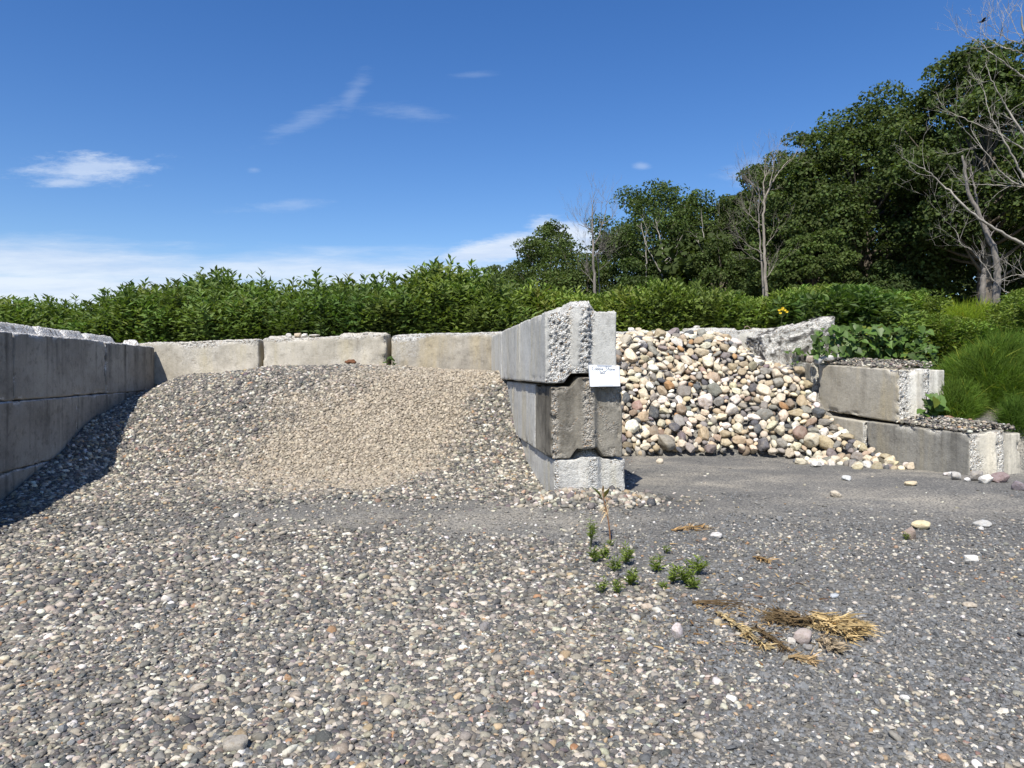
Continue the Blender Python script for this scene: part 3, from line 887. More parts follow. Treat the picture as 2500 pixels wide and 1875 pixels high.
def build_gravel():
    r = np.random.default_rng(4)
    lst = []
    # foreground pebbles
    def field(N, y0, y1, shapes, base, sig, boost=1.0, lo=False):
        y = np.sqrt(r.uniform(y0 * y0, y1 * y1, N))
        x = r.uniform(-0.84, 0.96, N) * y
        peb, dust, tan, bay, px, py = zone_maps(x, y)
        # keep clear of the walls
        k = (r.random(N) < peb * boost) & (x > x_left(y) + 0.03) & (x < x_right(y) + 0.6)
        k &= ~((x > x_div(y) + 0.0) & (x < x_div(y) + 0.64) & (y > 6.08))
        k &= ~((y > 6.0) & (x < x_div(y)))
        k &= ~((y > 7.25) & (x > x_right(y) - 0.02))
        x, y, peb_ = x[k], y[k], peb[k]
        n_ = len(x)
        left = sst(peb_, 0.2, 0.6)
        wl = palette(n_, W_MIX, r); wr = palette(n_, [10, 9, 12, 12, 12, 12, 12, 8, 5, 1.5, 2, 2], r)
        cols = np.where((r.random(n_) < left)[:, None], wl, wr)
        size = r.lognormal(math.log(base), sig, n_) * (0.72 + 0.28 * left) * (0.72 + 0.56 * fbm(np.stack([x, y, x * 0], 1), 1.3, 3, 91))
        size = size * (1 + 0.35 * np.exp(-(((x - 0.62) / 0.75) ** 2 + ((y - 5.92) / 0.24) ** 2)))
        lst.append(lay(x, y, size, r.uniform(0.30, 0.58, n_), cols, shapes, r, 0.3, 0.28))
    field(44000, 1.9, 3.4, SH_HI, 0.0265, 0.32)
    field(46000, 3.4, 5.0, SH_LO, 0.0325, 0.30)
    field(40000, 5.0, 8.9, SH_LO, 0.040, 0.25)
    n_ = 900
    y = 6.02 - np.abs(r.normal(0, 0.13, n_)); x = r.uniform(0.18, 1.15, n_)
    lst.append(lay(x, y, r.lognormal(math.log(0.054), 0.25, n_), r.uniform(0.5, 0.8, n_), palette(n_, [8, 10, 12, 12, 10, 12, 12, 9, 5, 2, 4, 2], r), SH_LO, r, 0.5, 0.4))
    V, Fc, C = merge(lst)
    o = mesh('gravel', V, Fc, M_STONE, cols=C)
    T(o, 'loose rounded pebbles spread over the yard, thickest at the left', 'gravel', kind='stuff')
    # crushed dark chips
    lst = []
    for N, y0, y1, sz in ((44000, 1.9, 3.6, 0.019), (37000, 3.6, 6.4, 0.021)):
        y = np.sqrt(r.uniform(y0 * y0, y1 * y1, N)); x = r.uniform(-0.84, 0.96, N) * y
        peb, dust, tan, bay, px, py = zone_maps(x, y)
        k = (r.random(N) < np.clip(1.05 - peb * 0.75 - dust * 0.6 - bay * 0.72, 0.03, 1)) & (x > x_left(y) + 0.02)
        k &= ~((x > x_div(y) - 0.05) & (x < x_div(y) + 0.66) & (y > 6.0)) & ~((y > 6.0) & (x < x_div(y)))
        x, y = x[k], y[k]; n_ = len(x)
        c = np.where(r.random((n_, 1)) < 0.74, np.array([[0.138, 0.142, 0.142]]), np.where(r.random((n_, 1)) < 0.65, np.array([[0.16, 0.155, 0.145]]), np.array([[0.38, 0.35, 0.29]])))
        c = c * r.uniform(0.65, 1.45, (n_, 1))
        dk = np.clip(dust[k] * 0.8, 0, 0.75)[:, None]
        c = c * (1 - dk) + np.array([[0.29, 0.272, 0.232]]) * dk * r.uniform(0.7, 1.2, (n_, 1))
        lst.append(lay(x, y, r.lognormal(math.log(sz), 0.3, n_), r.uniform(0.35, 0.7, n_), c, SH_CHIP, r, 0.3, 0.35))
    V, Fc, C = merge(lst)
    o = mesh('crushed_stone', V, Fc, M_STONE, cols=C, smooth=False)
    T(o, 'dark blue grey crushed stone chips scattered over the yard', 'gravel', kind='stuff')
    # pebbles lying on the right-hand blocks
    lst = []
    for (x0, y0, L, zf, zn, amount, dx0, dx1) in ((4.36, 8.30, 1.4, 0.005, 0.07, 900, 0.02, 0.5), (4.535, 7.30, 1.05, -0.63, 0.02, 1900, 0.02, 0.60)):
        s_ = r.uniform(0.03, L, amount); q = r.uniform(dx0, dx1, amount)
        x = x0 - math.sin(TH_R) * s_ + math.cos(TH_R) * q; y = y0 + math.cos(TH_R) * s_ + math.sin(TH_R) * q
        mound = 0.06 * np.sin(np.clip(q / 0.6, 0, 1) * 3.1) + 0.04 * (q / 0.6)
        z = zf + (0.07 if zf > -0.3 else 0.03) * s_ / L + mound * r.uniform(0.2, 1.0, amount)
        size = r.lognormal(math.log(0.036), 0.3, amount)
        R = frames(np.tile([[0.0, -0.1, 1.0]], (amount, 1)) + r.normal(0, 0.3, (amount, 3)), r.uniform(0, 6.28, amount))
        sc = np.stack([size * 0.5, size * 0.4, size * 0.26], 1)
        v, f = scatter(*SH_LO[3], R, np.stack([x, y, z + 0.012], 1), sc)
        lst.append((v, f, np.repeat(palette(amount, W_MIX, r), len(SH_LO[3][0]), 0)))
    V, Fc, C = merge(lst)
    o = mesh('gravel', V, Fc, M_STONE, cols=C)
    T(o, 'small pebbles lying on top of the right hand blocks', 'gravel', kind='stuff')
build_heap()
build_gravel()

# ------------------------------------------------------------------ cobbles
COB = []
def cobble_protos():
    r = np.random.default_rng(77)
    for k in range(22):
        V, Fc = ico(4)
        e = r.uniform(0.68, 1.0)
        q = np.sign(V) * np.abs(V) ** e
        q = q * (1 + 0.30 * (fbm(V + k * 5.3, 0.9, 2, 300 + k) - 0.5) * 2)[:, None]
        for c in range(r.integers(2, 9)):
            d = r.normal(size=3); d /= np.linalg.norm(d)
            t = np.maximum(q @ d - r.uniform(0.55, 0.82), 0)
            q = q - 0.8 * t[:, None] * d[None]
        q = q * (1 + 0.22 * (fbm(V + k, 2.3, 3, 400 + k) - 0.5) + 0.05 * (fbm(V + k, 9, 2, 430 + k) - 0.5))[:, None]
        q /= np.abs(q).max(0)
        COB.append((q, Fc, mesh_data('cobblestone', q, Fc, [M_COBBLE])))
cobble_protos()
CCOL = {'cream': (0.63, 0.545, 0.41), 'white': (0.72, 0.675, 0.59), 'tan': (0.45, 0.365, 0.245), 'brown': (0.27, 0.21, 0.15), 'grey': (0.26, 0.245, 0.215),
        'slate': (0.105, 0.107, 0.112), 'purple': (0.205, 0.172, 0.172), 'orange': (0.43, 0.25, 0.12), 'pink': (0.34, 0.235, 0.185)}
CW = {'cream': 38, 'white': 13, 'tan': 17, 'brown': 7, 'grey': 17, 'slate': 6, 'purple': 1.5, 'orange': 0.8, 'pink': 0.3}


def put_cobble(c, nrm, yaw, half, colr, proto, name='cobblestone'):
    q, Fc, me = COB[proto]
    o = bpy.data.objects.new(name, me)
    COL.objects.link(o)
    R = frames(np.array([nrm], float), np.array([yaw]))[0]
    from mathutils import Matrix
    M = Matrix([list(R[0]) , list(R[1]), list(R[2])]).to_4x4()
    o.matrix_world = Matrix.Translation(Vector(c)) @ M @ Matrix.Diagonal((*half, 1))
    o.color = (*[float(v) for v in colr], 1)
    return o


def build_cobbles():
    r = np.random.default_rng(19)
    def normal(x, y):
        e = 0.05
        gx = (cobble_height(x + e, y) - cobble_height(x - e, y)) / (2 * e); gy = (cobble_height(x, y + e) - cobble_height(x, y - e)) / (2 * e)
        n = np.array([-gx, -gy, 1.0]); return n / np.linalg.norm(n)
    placed = []
    special = [  # (px, py, width px, height px, colour, shape) of stones that stand out in the photo
        (1541, 873, 38, 34, 'cream', 1), (1660, 898, 28, 26, 'cream', 4), (1632, 939, 24, 22, 'orange', 2), (1686, 936, 14, 14, 'orange', 7), (1875, 868, 26, 26, 'white', 9), (1794, 870, 18, 14, 'orange', 3),
        (1615, 951, 28, 18, 'tan', 5), (1912, 990, 26, 16, 'orange', 6), (1953, 1060, 38, 38, 'pink', 8), (1982, 1077, 36, 40, 'cream', 10), (1626, 1080, 52, 32, 'grey', 11), (1656, 1025, 40, 18, 'grey', 12),
        (1715, 1060, 36, 30, 'tan', 13), (1830, 875, 20, 14, 'cream', 14), (1555, 990, 28, 28, 'pink', 15), (1545, 1045, 36, 32, 'white', 16), (1665, 1062, 28, 20, 'purple', 17), (1957, 975, 38, 16, 'tan', 18),
        (1910, 1013, 34, 24, 'cream', 19), (1896, 912, 28, 26, 'cream', 20), (1500 + 95, 853, 36, 14, 'grey', 21), (1655, 835, 36, 18, 'white', 0), (1770, 867, 22, 20, 'purple', 2), (1595, 1007, 34, 20, 'slate', 3)]
    def ray(px, py):
        d = 8.0
        for _ in range(400):
            x, z = (px - 1250) / F * d, (HY - py) / F * d
            if z <= max(float(cobble_height(np.array(x), np.array(d))), -1.05) + 0.03: return x, d
            d += 0.01
        return None
    for (px, py, w, h, cn, pr) in special:
        g = ray(px, py)
        if g is None: continue
        x, y = g
        a = w / 2 / F * y; b = h / 2 / F * y
        placed.append(dict(x=x, y=y, a=a * 1.1, b=(a + b) / 2, c=b, col=cn, pr=pr, up=0.35))
    def fits(x, y, rad, k):
        for s_ in placed:
            dy = (s_['y'] - y) * 1.33
            if (s_['x'] - x) ** 2 + dy * dy < (k * (rad + (s_['a'] + s_['b']) / 2)) ** 2: return False
        return True
    names = list(CW); wts = np.array([CW[n_] for n_ in names], float); wts /= wts.sum()
    for it, (sz, tries, k) in enumerate(((0.092, 160, 0.86), (0.070, 1100, 0.84), (0.056, 4200, 0.80), (0.043, 7000, 0.74))):
        for _ in range(tries):
            y = r.uniform(8.0, 11.05); x = r.uniform(x_div(y) + 0.64, x_right(y) - 0.05)
            h = float(cobble_height(np.array(x), np.array(y)))
            if h < (-1.0 if x < 3.3 else -1.045): continue
            a = sz * r.uniform(0.85, 1.25); b = a * r.uniform(0.62, 0.95)
            if not fits(x, y, (a + b) / 2, k): continue
            placed.append(dict(x=x, y=y, a=a, b=b, c=b * r.uniform(0.55, 0.95), col=names[r.choice(len(names), p=wts)], pr=int(r.integers(0, 22)), up=r.uniform(0.1, 0.5)))
    for _ in range(420):
        y = r.uniform(7.95, 8.85); x = x_right(y) - 0.05 - r.exponential(0.10 + 0.25 * (y - 7.95))
        a = r.uniform(0.035, 0.075); b = a * r.uniform(0.65, 0.95)
        if x > 3.3 and fits(x, y, (a + b) / 2, 0.85):
            placed.append(dict(x=x, y=y, a=a, b=b, c=b * 0.75, col=names[r.choice(len(names), p=wts)], pr=int(r.integers(0, 22)), up=0.3))
    for s_ in placed:
        n = normal(np.array(s_['x']), np.array(s_['y']))
        h = max(float(cobble_height(np.array(s_['x']), np.array(s_['y']))), float(ground(np.array(s_['x']), np.array(s_['y']))) + 0.3 * s_['c'])
        s_['n'] = n + r.normal(0, 0.30, 3)
        s_['p'] = np.array([s_['x'], s_['y'], h]) + n * s_['c'] * s_['up']
        s_['yaw'] = r.uniform(0, 6.28) if s_['up'] != 0.35 else math.pi / 2 + r.normal(0, 0.25)
        s_['px'], s_['py'] = px_of(*s_['p'])
        s_['area'] = s_['a'] * s_['b'] / s_['y'] ** 2
        v = np.array(CCOL[s_['col']]) * r.uniform(0.82, 1.18) * (1 + r.normal(0, 0.03, 3))
        s_['rgb'] = np.clip(v, 0.03, 0.82)
    placed.sort(key=lambda s_: -s_['area'])
    top, rest = placed[:298], placed[298:]
    # labels that single each stone out by size, colour, shape, place and its neighbours
    pxs = np.array([s_['px'] for s_ in placed]); pys = np.array([s_['py'] for s_ in placed])
    ar = sorted(s_['area'] for s_ in top)
    def size_word(s_):
        q = np.searchsorted(ar, s_['area']) / len(ar)
        return 'big' if q > 0.75 else 'mid-sized' if q > 0.3 else 'small'
    def shape_word(s_):
        q = s_['a'] / s_['b']
        return 'long' if q > 1.42 else 'roundish' if q < 1.18 else 'oval'
    def near(s_, dx, dy):
        best, bc = None, 1e9
        for o_ in placed:
            if o_ is s_: continue
            ex, ey = o_['px'] - s_['px'], o_['py'] - s_['py']
            fw = ex * dx + ey * dy; sd = abs(ex * dy) + abs(ey * dx)
            if fw > 6 and sd < fw and fw + sd < bc: best, bc = o_, fw + sd
        return best['col'] if best and bc < 70 else None
    used = {}
    for s_ in top:
        v = 'at heap top' if s_['py'] < 880 else 'halfway up heap' if s_['py'] < 1010 else 'at heap foot'
        hz = 'by the divider' if s_['px'] < 1640 else 'in the middle' if s_['px'] < 1840 else 'by right wall'
        base = f"{size_word(s_)} {s_['col']} {shape_word(s_)} cobble {v} {hz}"
        s_['base'] = base
        used.setdefault(base, []).append(s_)
    for base, lst in used.items():
        for s_ in lst:
            s_['label'] = base
            if len(lst) > 1:
                nb = [(w_, near(s_, dx, dy)) for w_, dx, dy in (('above', 0, -1), ('left', -1, 0), ('right', 1, 0))]
                ex = ' '.join(f'{c_} {w_}' for w_, c_ in nb if c_)
                if ex: s_['label'] = base + ', ' + ex
    for s_ in top:
        o = put_cobble(s_['p'], s_['n'], s_['yaw'], (s_['a'], s_['b'], s_['c']), s_['rgb'], s_['pr'])
        T(o, s_['label'], 'cobblestone', 'cobbles heaped in the right bay')
    # the smaller rest, and the stones below the surface
    lst = []
    for _ in range(900):
        y = r.uniform(8.5, 11.05); x = r.uniform(x_div(y) + 0.66, x_right(y) - 0.05)
        h = float(cobble_height(np.array(x), np.array(y)))
        if h < -1.0: continue
        n = normal(np.array(x), np.array(y)); a = r.uniform(0.045, 0.075)
        cn = names[r.choice(len(names), p=wts)]
        rest.append(dict(p=np.array([x, y, h]) - n * 0.05, n=n + r.normal(0, 0.4, 3), yaw=r.uniform(0, 6.28), a=a, b=a * 0.8, c=a * 0.6, rgb=np.array(CCOL[cn]) * r.uniform(0.7, 1.0), pr=int(r.integers(0, 22))))
    small = pebble_shapes(8, 2, 501, 0.3, 3)
    for s_ in rest:
        V, Fc = small[s_['pr'] % 8]
        R = frames(np.array([s_['n']]), np.array([s_['yaw']]))
        v, f = scatter(V, Fc, R, np.array([s_['p']]), np.array([[s_['a'], s_['b'], s_['c']]]))
        lst.append((v, f, np.repeat(np.array([s_['rgb']]), len(V), 0)))
    V, Fc, C = merge(lst)
    o = mesh('cobble_fill', V, Fc, M_STONE, cols=C)
    T(o, 'smaller cobbles filling the gaps of the heap', 'cobblestones', kind='stuff')
build_cobbles()


def ground_at(px, py):
    d = np.arange(1.5, 14, 0.004)
    x, z = (px - 1250) / F * d, (HY - py) / F * d
    hit = np.nonzero(z <= ground(x, d))[0]
    i = hit[0] if len(hit) else 1900
    return float(x[i]), float(d[i])


def loose_stones():
    r = np.random.default_rng(23)
    L = [  # px, py of the foot, width, height in photo px, colour, shape, label
        (2256, 1294, 50, 22, (0.66, 0.57, 0.36), 5, 'flat yellowish stone on the dark yard, largest near the right edge'),
        (2228, 1320, 32, 34, (0.30, 0.24, 0.20), 15, 'brown angular stone standing just below the flat yellowish stone'),
        (2376, 1373, 40, 18, (0.76, 0.74, 0.68), 1, 'white dome-shaped stone alone on the dark yard at the right'),
        (2043, 1214, 28, 16, (0.55, 0.49, 0.39), 3, 'pale oval stone alone in the middle of the right bay floor'),
        (2229, 1187, 28, 13, (0.62, 0.52, 0.35), 7, 'small yellow-tan stone in front of the lower right block'),
        (2071, 1174, 24, 14, (0.58, 0.60, 0.60), 9, 'bluish white stone between cobble heap and lower right block'),
        (1996, 1141, 26, 16, (0.70, 0.68, 0.62), 11, 'white stone just in front of the cobble heap foot'),
        (1957, 1134, 28, 17, (0.62, 0.56, 0.42), 2, 'cream angular stone just off the cobble heap foot'),
        (1612, 1132, 18, 13, (0.60, 0.53, 0.42), 4, 'lone cream stone in front of the heap near the divider'),
        (2012, 1124, 16, 12, (0.74, 0.71, 0.64), 6, 'tiny white stone beside the dark slab at the heap foot'),
        (2364, 1176, 14, 10, (0.74, 0.73, 0.70), 8, 'small white chip on the yard below the lower block corner'),
        (2338, 1172, 24, 20, (0.46, 0.45, 0.42), 10, 'banded grey stone against the streaked lower right block'),
        (2327, 1163, 22, 14, (0.66, 0.64, 0.60), 12, 'pale stone tucked behind the banded grey stone'),
        (2310, 1162, 14, 9, (0.62, 0.58, 0.55), 14, 'small pale stone left of the banded grey stone'),
        (2390, 1175, 32, 25, (0.33, 0.31, 0.28), 16, 'mottled grey stone at the foot of the pale block end'),
        (2414, 1181, 32, 24, (0.72, 0.70, 0.65), 15, 'white angular stone beside the mottled grey one'),
        (2449, 1179, 44, 28, (0.27, 0.205, 0.20), 18, 'purple-brown boulder at the foot of the pale block end'),
        (2494, 1198, 30, 24, (0.22, 0.19, 0.205), 19, 'dark purple stone cut by the right frame edge'),
        (2405, 1288, 42, 17, (0.47, 0.47, 0.45), 20, 'grey-white wedge of stone on the yard right of the yellowish one'),
        (2398, 1365 - 70, 16, 10, (0.74, 0.72, 0.68), 13, 'small white stone under the grey-white wedge'),
        (1966, 1578, 48, 40, (0.40, 0.34, 0.31), 5, 'large pinkish grey stone resting on the dead straw'),
        (1977, 1590, 20, 14, (0.25, 0.24, 0.225), 7, 'small round grey stone in front of the large pinkish one'),
        (1934, 1578, 22, 20, (0.62, 0.59, 0.53), 10, 'cream stone left of the large pinkish one'),
        (1655, 1560, 36, 36, (0.55, 0.49, 0.47), 1, 'pale pink round stone among the pebbles near the dry stalk'),
        (1182, 1546, 30, 26, (0.23, 0.215, 0.21), 4, 'dark round stone in the middle of the foreground gravel'),
        (565, 1840, 66, 36, (0.34, 0.31, 0.26), 12, 'broad flat tan-grey stone in the gravel at the bottom edge'),
        (480, 1690, 46, 16, (0.37, 0.33, 0.27), 18, 'long flat tan stone in the left foreground gravel'),
        (2038, 1462, 26, 12, (0.42, 0.45, 0.48), 14, 'flat bluish stone on dark chips above the dead straw'),
        (2376, 1487, 34, 14, (0.48, 0.42, 0.33), 21, 'flat tan stone on dark chips near the right edge'),
        (1790, 1716, 28, 16, (0.76, 0.74, 0.70), 9, 'small bright white stone on the dark foreground chips'),
        (2212, 1713, 24, 14, (0.76, 0.75, 0.71), 6, 'bright white stone low at the right on dark chips'),
        (2310, 1862, 30, 16, (0.40, 0.25, 0.15), 3, 'brown oval stone at the bottom right'),
        (1750, 1317, 30, 14, (0.60, 0.58, 0.55), 16, 'pale splintery stone on the dark patch right of the weeds'),
        (1580, 1490, 30, 16, (0.50, 0.42, 0.33), 13, 'tan stone beside the dry twig in the gravel'),
        (1755, 1530, 20, 18, (0.50, 0.42, 0.28), 17, 'tan stone at the upper end of the dry stalk'),
        (1790, 1562, 18, 16, (0.33, 0.30, 0.27), 19, 'grey stone beside the dry stalk'),
    ]
    for (px, py, w, h, colr, pr, lab) in L:
        x, y = ground_at(px, py)
        a, b = w / 2 / F * y, h / 2 / F * y
        a, b = a * 1.05, b * 1.1
        z = float(ground(np.array(x), np.array(y)))
        o = put_cobble((x, y + a * 0.6, z + b * 0.72), (r.normal(0, 0.08), r.normal(0, 0.08), 1), math.pi / 2 + r.normal(0, 0.2), (a, a * 0.8, b), colr, pr, 'loose_stone')
        T(o, lab, 'stone')
    # stones on the middle back block
    for (px, py, w, h, colr, pr, lab) in (
            (706, 823, 16, 12, (0.62, 0.60, 0.56), 2, 'leftmost white stone on top of the middle back block'),
            (725, 820, 20, 14, (0.55, 0.46, 0.34), 1, 'tan stone on top of the middle back block'),
            (743, 822, 18, 10, (0.70, 0.67, 0.60), 4, 'rounded white stone right of the tan one on the back block'),
            (768, 824, 26, 7, (0.60, 0.57, 0.50), 5, 'thin flat stone on top of the middle back block'),
            (892, 822, 14, 7, (0.40, 0.38, 0.35), 6, 'grey stone near the right end of the middle back block'),
            (1560, 803, 18, 13, (0.60, 0.53, 0.40), 9, 'cream stone on top of the back wall beside the divider'),
            (1541, 799, 18, 13, (0.74, 0.72, 0.68), 10, 'white stone left of the cream one on the back wall'),
            (1701, 799, 16, 8, (0.60, 0.57, 0.52), 11, 'small stone on the back wall above the cobble heap')):
        d = 10.34 if px < 1300 else 11.28 if px < 1600 else 11.42
        c = P(px, py, d)
        a, b = w / 2 / F * d, h / 2 / F * d
        c[2] = 0.85 * b + (0.443 + (c[0] + 3.455) * 0.03 if px < 1300 else 0.573 if px < 1600 else 0.64)
        o = put_cobble(tuple(c), (0, 0, 1), math.pi / 2, (a, a * 0.8, b), colr, pr, 'loose_stone')
        T(o, lab, 'stone')
    for (px, py, w, h, colr, pr, lab) in (
            (2022, 873, 34, 18, (0.62, 0.61, 0.58), 12, 'white stone on the upper right block\'s left end'),
            (2045, 871, 24, 14, (0.70, 0.69, 0.66), 14, 'smaller white stone beside the vine on the upper right block'),
            (1998, 882, 24, 18, (0.36, 0.37, 0.37), 15, 'bluish grey stone at the joint of the upper right blocks'),
            (1977, 878, 20, 20, (0.42, 0.36, 0.29), 16, 'tan stone between broken slab and upper right block'),
            (2315, 1020, 30, 12, (0.30, 0.17, 0.12), 3, 'reddish stone on the gravel of the lower right block')):
        d = 9.55 if px < 2100 else 8.2
        c = P(px, py, d)
        a, b = w / 2 / F * d, h / 2 / F * d
        o = put_cobble(tuple(c), (0, 0, 1), math.pi / 2, (a, a * 0.8, b), colr, pr, 'loose_stone')
        T(o, lab, 'stone')
loose_stones()

# ------------------------------------------------------------------ sign
def build_sign():
    m, t, b = new_mat('white_sheet')
    b.inputs['Base Color'].default_value = (0.80, 0.82, 0.84, 1); b.inputs['Roughness'].default_value = 0.25
    mi, t2, b2 = new_mat('marker_ink')
    b2.inputs['Base Color'].default_value = (0.05, 0.065, 0.09, 1); b2.inputs['Roughness'].default_value = 0.6
    mc, t3, b3 = new_mat('grey_clip')
    b3.inputs['Base Color'].default_value = (0.42, 0.44, 0.47, 1); b3.inputs['Roughness'].default_value = 0.3
    d = 6.085
    TL, TR, BL, BR = P(1437, 891, d), P(1511.5, 893.5, d + 0.045), P(1440.5, 944, d - 0.03), P(1513.5, 943, d + 0.015)
    root = empty('paper_sign', tuple((BL + BR) / 2))
    T(root, 'white card with handwritten words Cobble Stone hung on the divider end', 'sign')
    base = (BL + BR) / 2
    ex = (TR - TL); ez = (TL - BL)
    nrm = np.cross(ex, ez); nrm /= np.linalg.norm(nrm)
    if nrm[1] > 0: nrm = -nrm
    def at(u, v, w=0.0):
        p = (BL * (1 - u) + BR * u) * (1 - v) + (TL * (1 - u) + TR * u) * v
        bend = 0.006 * math.sin(u * math.pi)
        return p + nrm * (w + bend) - base
    def sheet(u0, u1, v0, v1, w0, w1, n=10):
        V = []
        for w_ in (w0, w1):
            for i in range(n + 1):
                for j in range(3):
                    V.append(at(u0 + (u1 - u0) * i / n, v0 + (v1 - v0) * j / 2, w_))
        Fq = []
        k = (n + 1) * 3
        for i in range(n):
            for j in range(2):
                a = i * 3 + j
                Fq.append((a + k, a + 3 + k, a + 4 + k, a + 1 + k)); Fq.append((a, a + 1, a + 4, a + 3))
        for i in range(n):
            for j in (0, 2):
                a = i * 3 + j
                Fq.append((a, a + 3, a + 3 + k, a + k))
        for i in (0, n):
            for j in range(2):
                a = i * 3 + j
                Fq.append((a, a + 1, a + 1 + k, a + k))
        return np.array(V), np.array(Fq)
    mesh('card', *sheet(0, 1, 0, 1, 0, 0.003), m, root, smooth=False)
    mesh('clip', *sheet(0.26, 0.74, 0.955, 1.01, 0.0031, 0.0065), mc, root, smooth=False)
    mesh('clip', *sheet(0.28, 0.76, -0.015, 0.045, 0.0031, 0.0065), mc, root, smooth=False)
    mesh('sleeve_edge', *sheet(-0.012, 0.012, 0.0, 1.0, 0.0008, 0.0045), mc, root, smooth=False)
    mesh('sleeve_edge', *sheet(0.988, 1.012, 0.0, 1.0, 0.0008, 0.0045), mc, root, smooth=False)
    arc = lambda cx, cy, rx, ry, a0, a1, n=10: [(cx + rx * math.cos(math.radians(a0 + (a1 - a0) * i / n)), cy + ry * math.sin(math.radians(a0 + (a1 - a0) * i / n))) for i in range(n + 1)]
    G = {'C': (0.75, [arc(0.42, 0.5, 0.40, 0.5, 50, 310, 14)]),
         'o': (0.55, [arc(0.25, 0.25, 0.22, 0.25, 90, 450, 12)]),
         'b': (0.55, [[(0.05, 1.0), (0.05, 0.0)], arc(0.25, 0.25, 0.20, 0.25, 180, -180, 12)]),
         'l': (0.28, [[(0.08, 1.0), (0.08, 0.08), (0.18, 0.0)]]),
         'e': (0.55, [[(0.04, 0.27), (0.44, 0.30)] + arc(0.25, 0.25, 0.20, 0.25, 10, 310, 12)]),
         'S': (0.70, [arc(0.34, 0.74, 0.26, 0.25, 30, 250, 9) + arc(0.32, 0.25, 0.28, 0.26, 80, -140, 9)]),
         't': (0.42, [[(0.18, 0.95), (0.18, 0.08), (0.32, 0.0)], [(0.0, 0.62), (0.38, 0.66)]]),
         'n': (0.55, [[(0.06, 0.5), (0.06, 0.0)], [(0.06, 0.3)] + arc(0.25, 0.28, 0.18, 0.22, 170, 0, 8) + [(0.43, 0.0)]]),
         '5': (0.55, [[(0.45, 1.0), (0.10, 1.0), (0.08, 0.58)] + arc(0.22, 0.30, 0.25, 0.30, 100, -140, 10)]),
         'x': (0.5, [[(0.02, 0.55), (0.40, 0.05)], [(0.40, 0.55), (0.02, 0.05)]]),
         '1': (0.28, [[(0.1, 1.0), (0.1, 0.0)]]),
         '2': (0.6, [arc(0.25, 0.74, 0.21, 0.25, 170, -40, 9) + [(0.04, 0.02), (0.5, 0.02)]]),
         '"': (0.3, [[(0.05, 1.12), (0.04, 0.86)], [(0.20, 1.12), (0.19, 0.86)]]), ' ': (0.55, [])}
    V, Fq = [], []
    def write(txt, u0, v0, h, slant=0.0):
        hu = h * np.linalg.norm(ez) / np.linalg.norm(ex)
        x = 0.0
        for ch in txt:
            adv, strokes = G[ch]
            for st in strokes:
                pts = [np.array((u0 + (x + a * 0.95) * hu, v0 + b_ * h + slant * (x + a) * hu)) for a, b_ in st]
                th = 0.0075
                for k in range(len(pts) - 1):
                    p, q = pts[k], pts[k + 1]
                    d_ = q - p; ln = np.linalg.norm(d_) + 1e-9
                    n_ = np.array((-d_[1], d_[0])) / ln * th; e_ = d_ / ln * th * 0.6
                    o = len(V)
                    for c_ in (p - n_ - e_, p + n_ - e_, q + n_ + e_, q - n_ + e_):
                        V.append(at(c_[0], c_[1], 0.0036))
                    for c_ in (p - n_ - e_, p + n_ - e_, q + n_ + e_, q - n_ + e_):
                        V.append(at(c_[0], c_[1], 0.0044))
                    Fq.extend([(o + 4, o + 5, o + 6, o + 7), (o, o + 3, o + 2, o + 1), (o, o + 1, o + 5, o + 4), (o + 1, o + 2, o + 6, o + 5), (o + 2, o + 3, o + 7, o + 6), (o + 3, o, o + 4, o + 7)])
            x += adv * 1.08
    write('Cobble Stone', 0.10, 0.76, 0.155, 0.01)
    write('5x12"', 0.34, 0.585, 0.125, 0.03)
    mesh('lettering', np.array(V), np.array(Fq), mi, root, smooth=False)
build_sign()

# ------------------------------------------------------------------ leaves and plants
LEAF = (np.array([(0, 0, 0), (-0.5, 0.42, 0.05), (0.5, 0.42, 0.05), (0, 0.34, -0.03), (0, 1.0, -0.10)]), np.array([(0, 3, 1), (0, 2, 3), (3, 4, 1), (3, 2, 4)]))


def leaves(t, dirs, length, width, r, cols, up=0.5):
    """leaves growing from t along dirs; faces turned up"""
    N = len(t)
    d = dirs / np.linalg.norm(dirs, axis=1, keepdims=True)
    ref = np.tile([[0, 0, 1.0]], (N, 1)) + r.normal(0, up, (N, 3))
    xx = np.cross(d, ref); xx /= np.linalg.norm(xx, axis=1, keepdims=True) + 1e-9
    zz = np.cross(xx, d)
    R = np.stack([xx, d, zz], 2)
    V, Fc = LEAF
    v, f = scatter(V, Fc, R, t, np.stack([width, length, length], 1))
    return v, f, np.repeat(cols, len(V), 0)


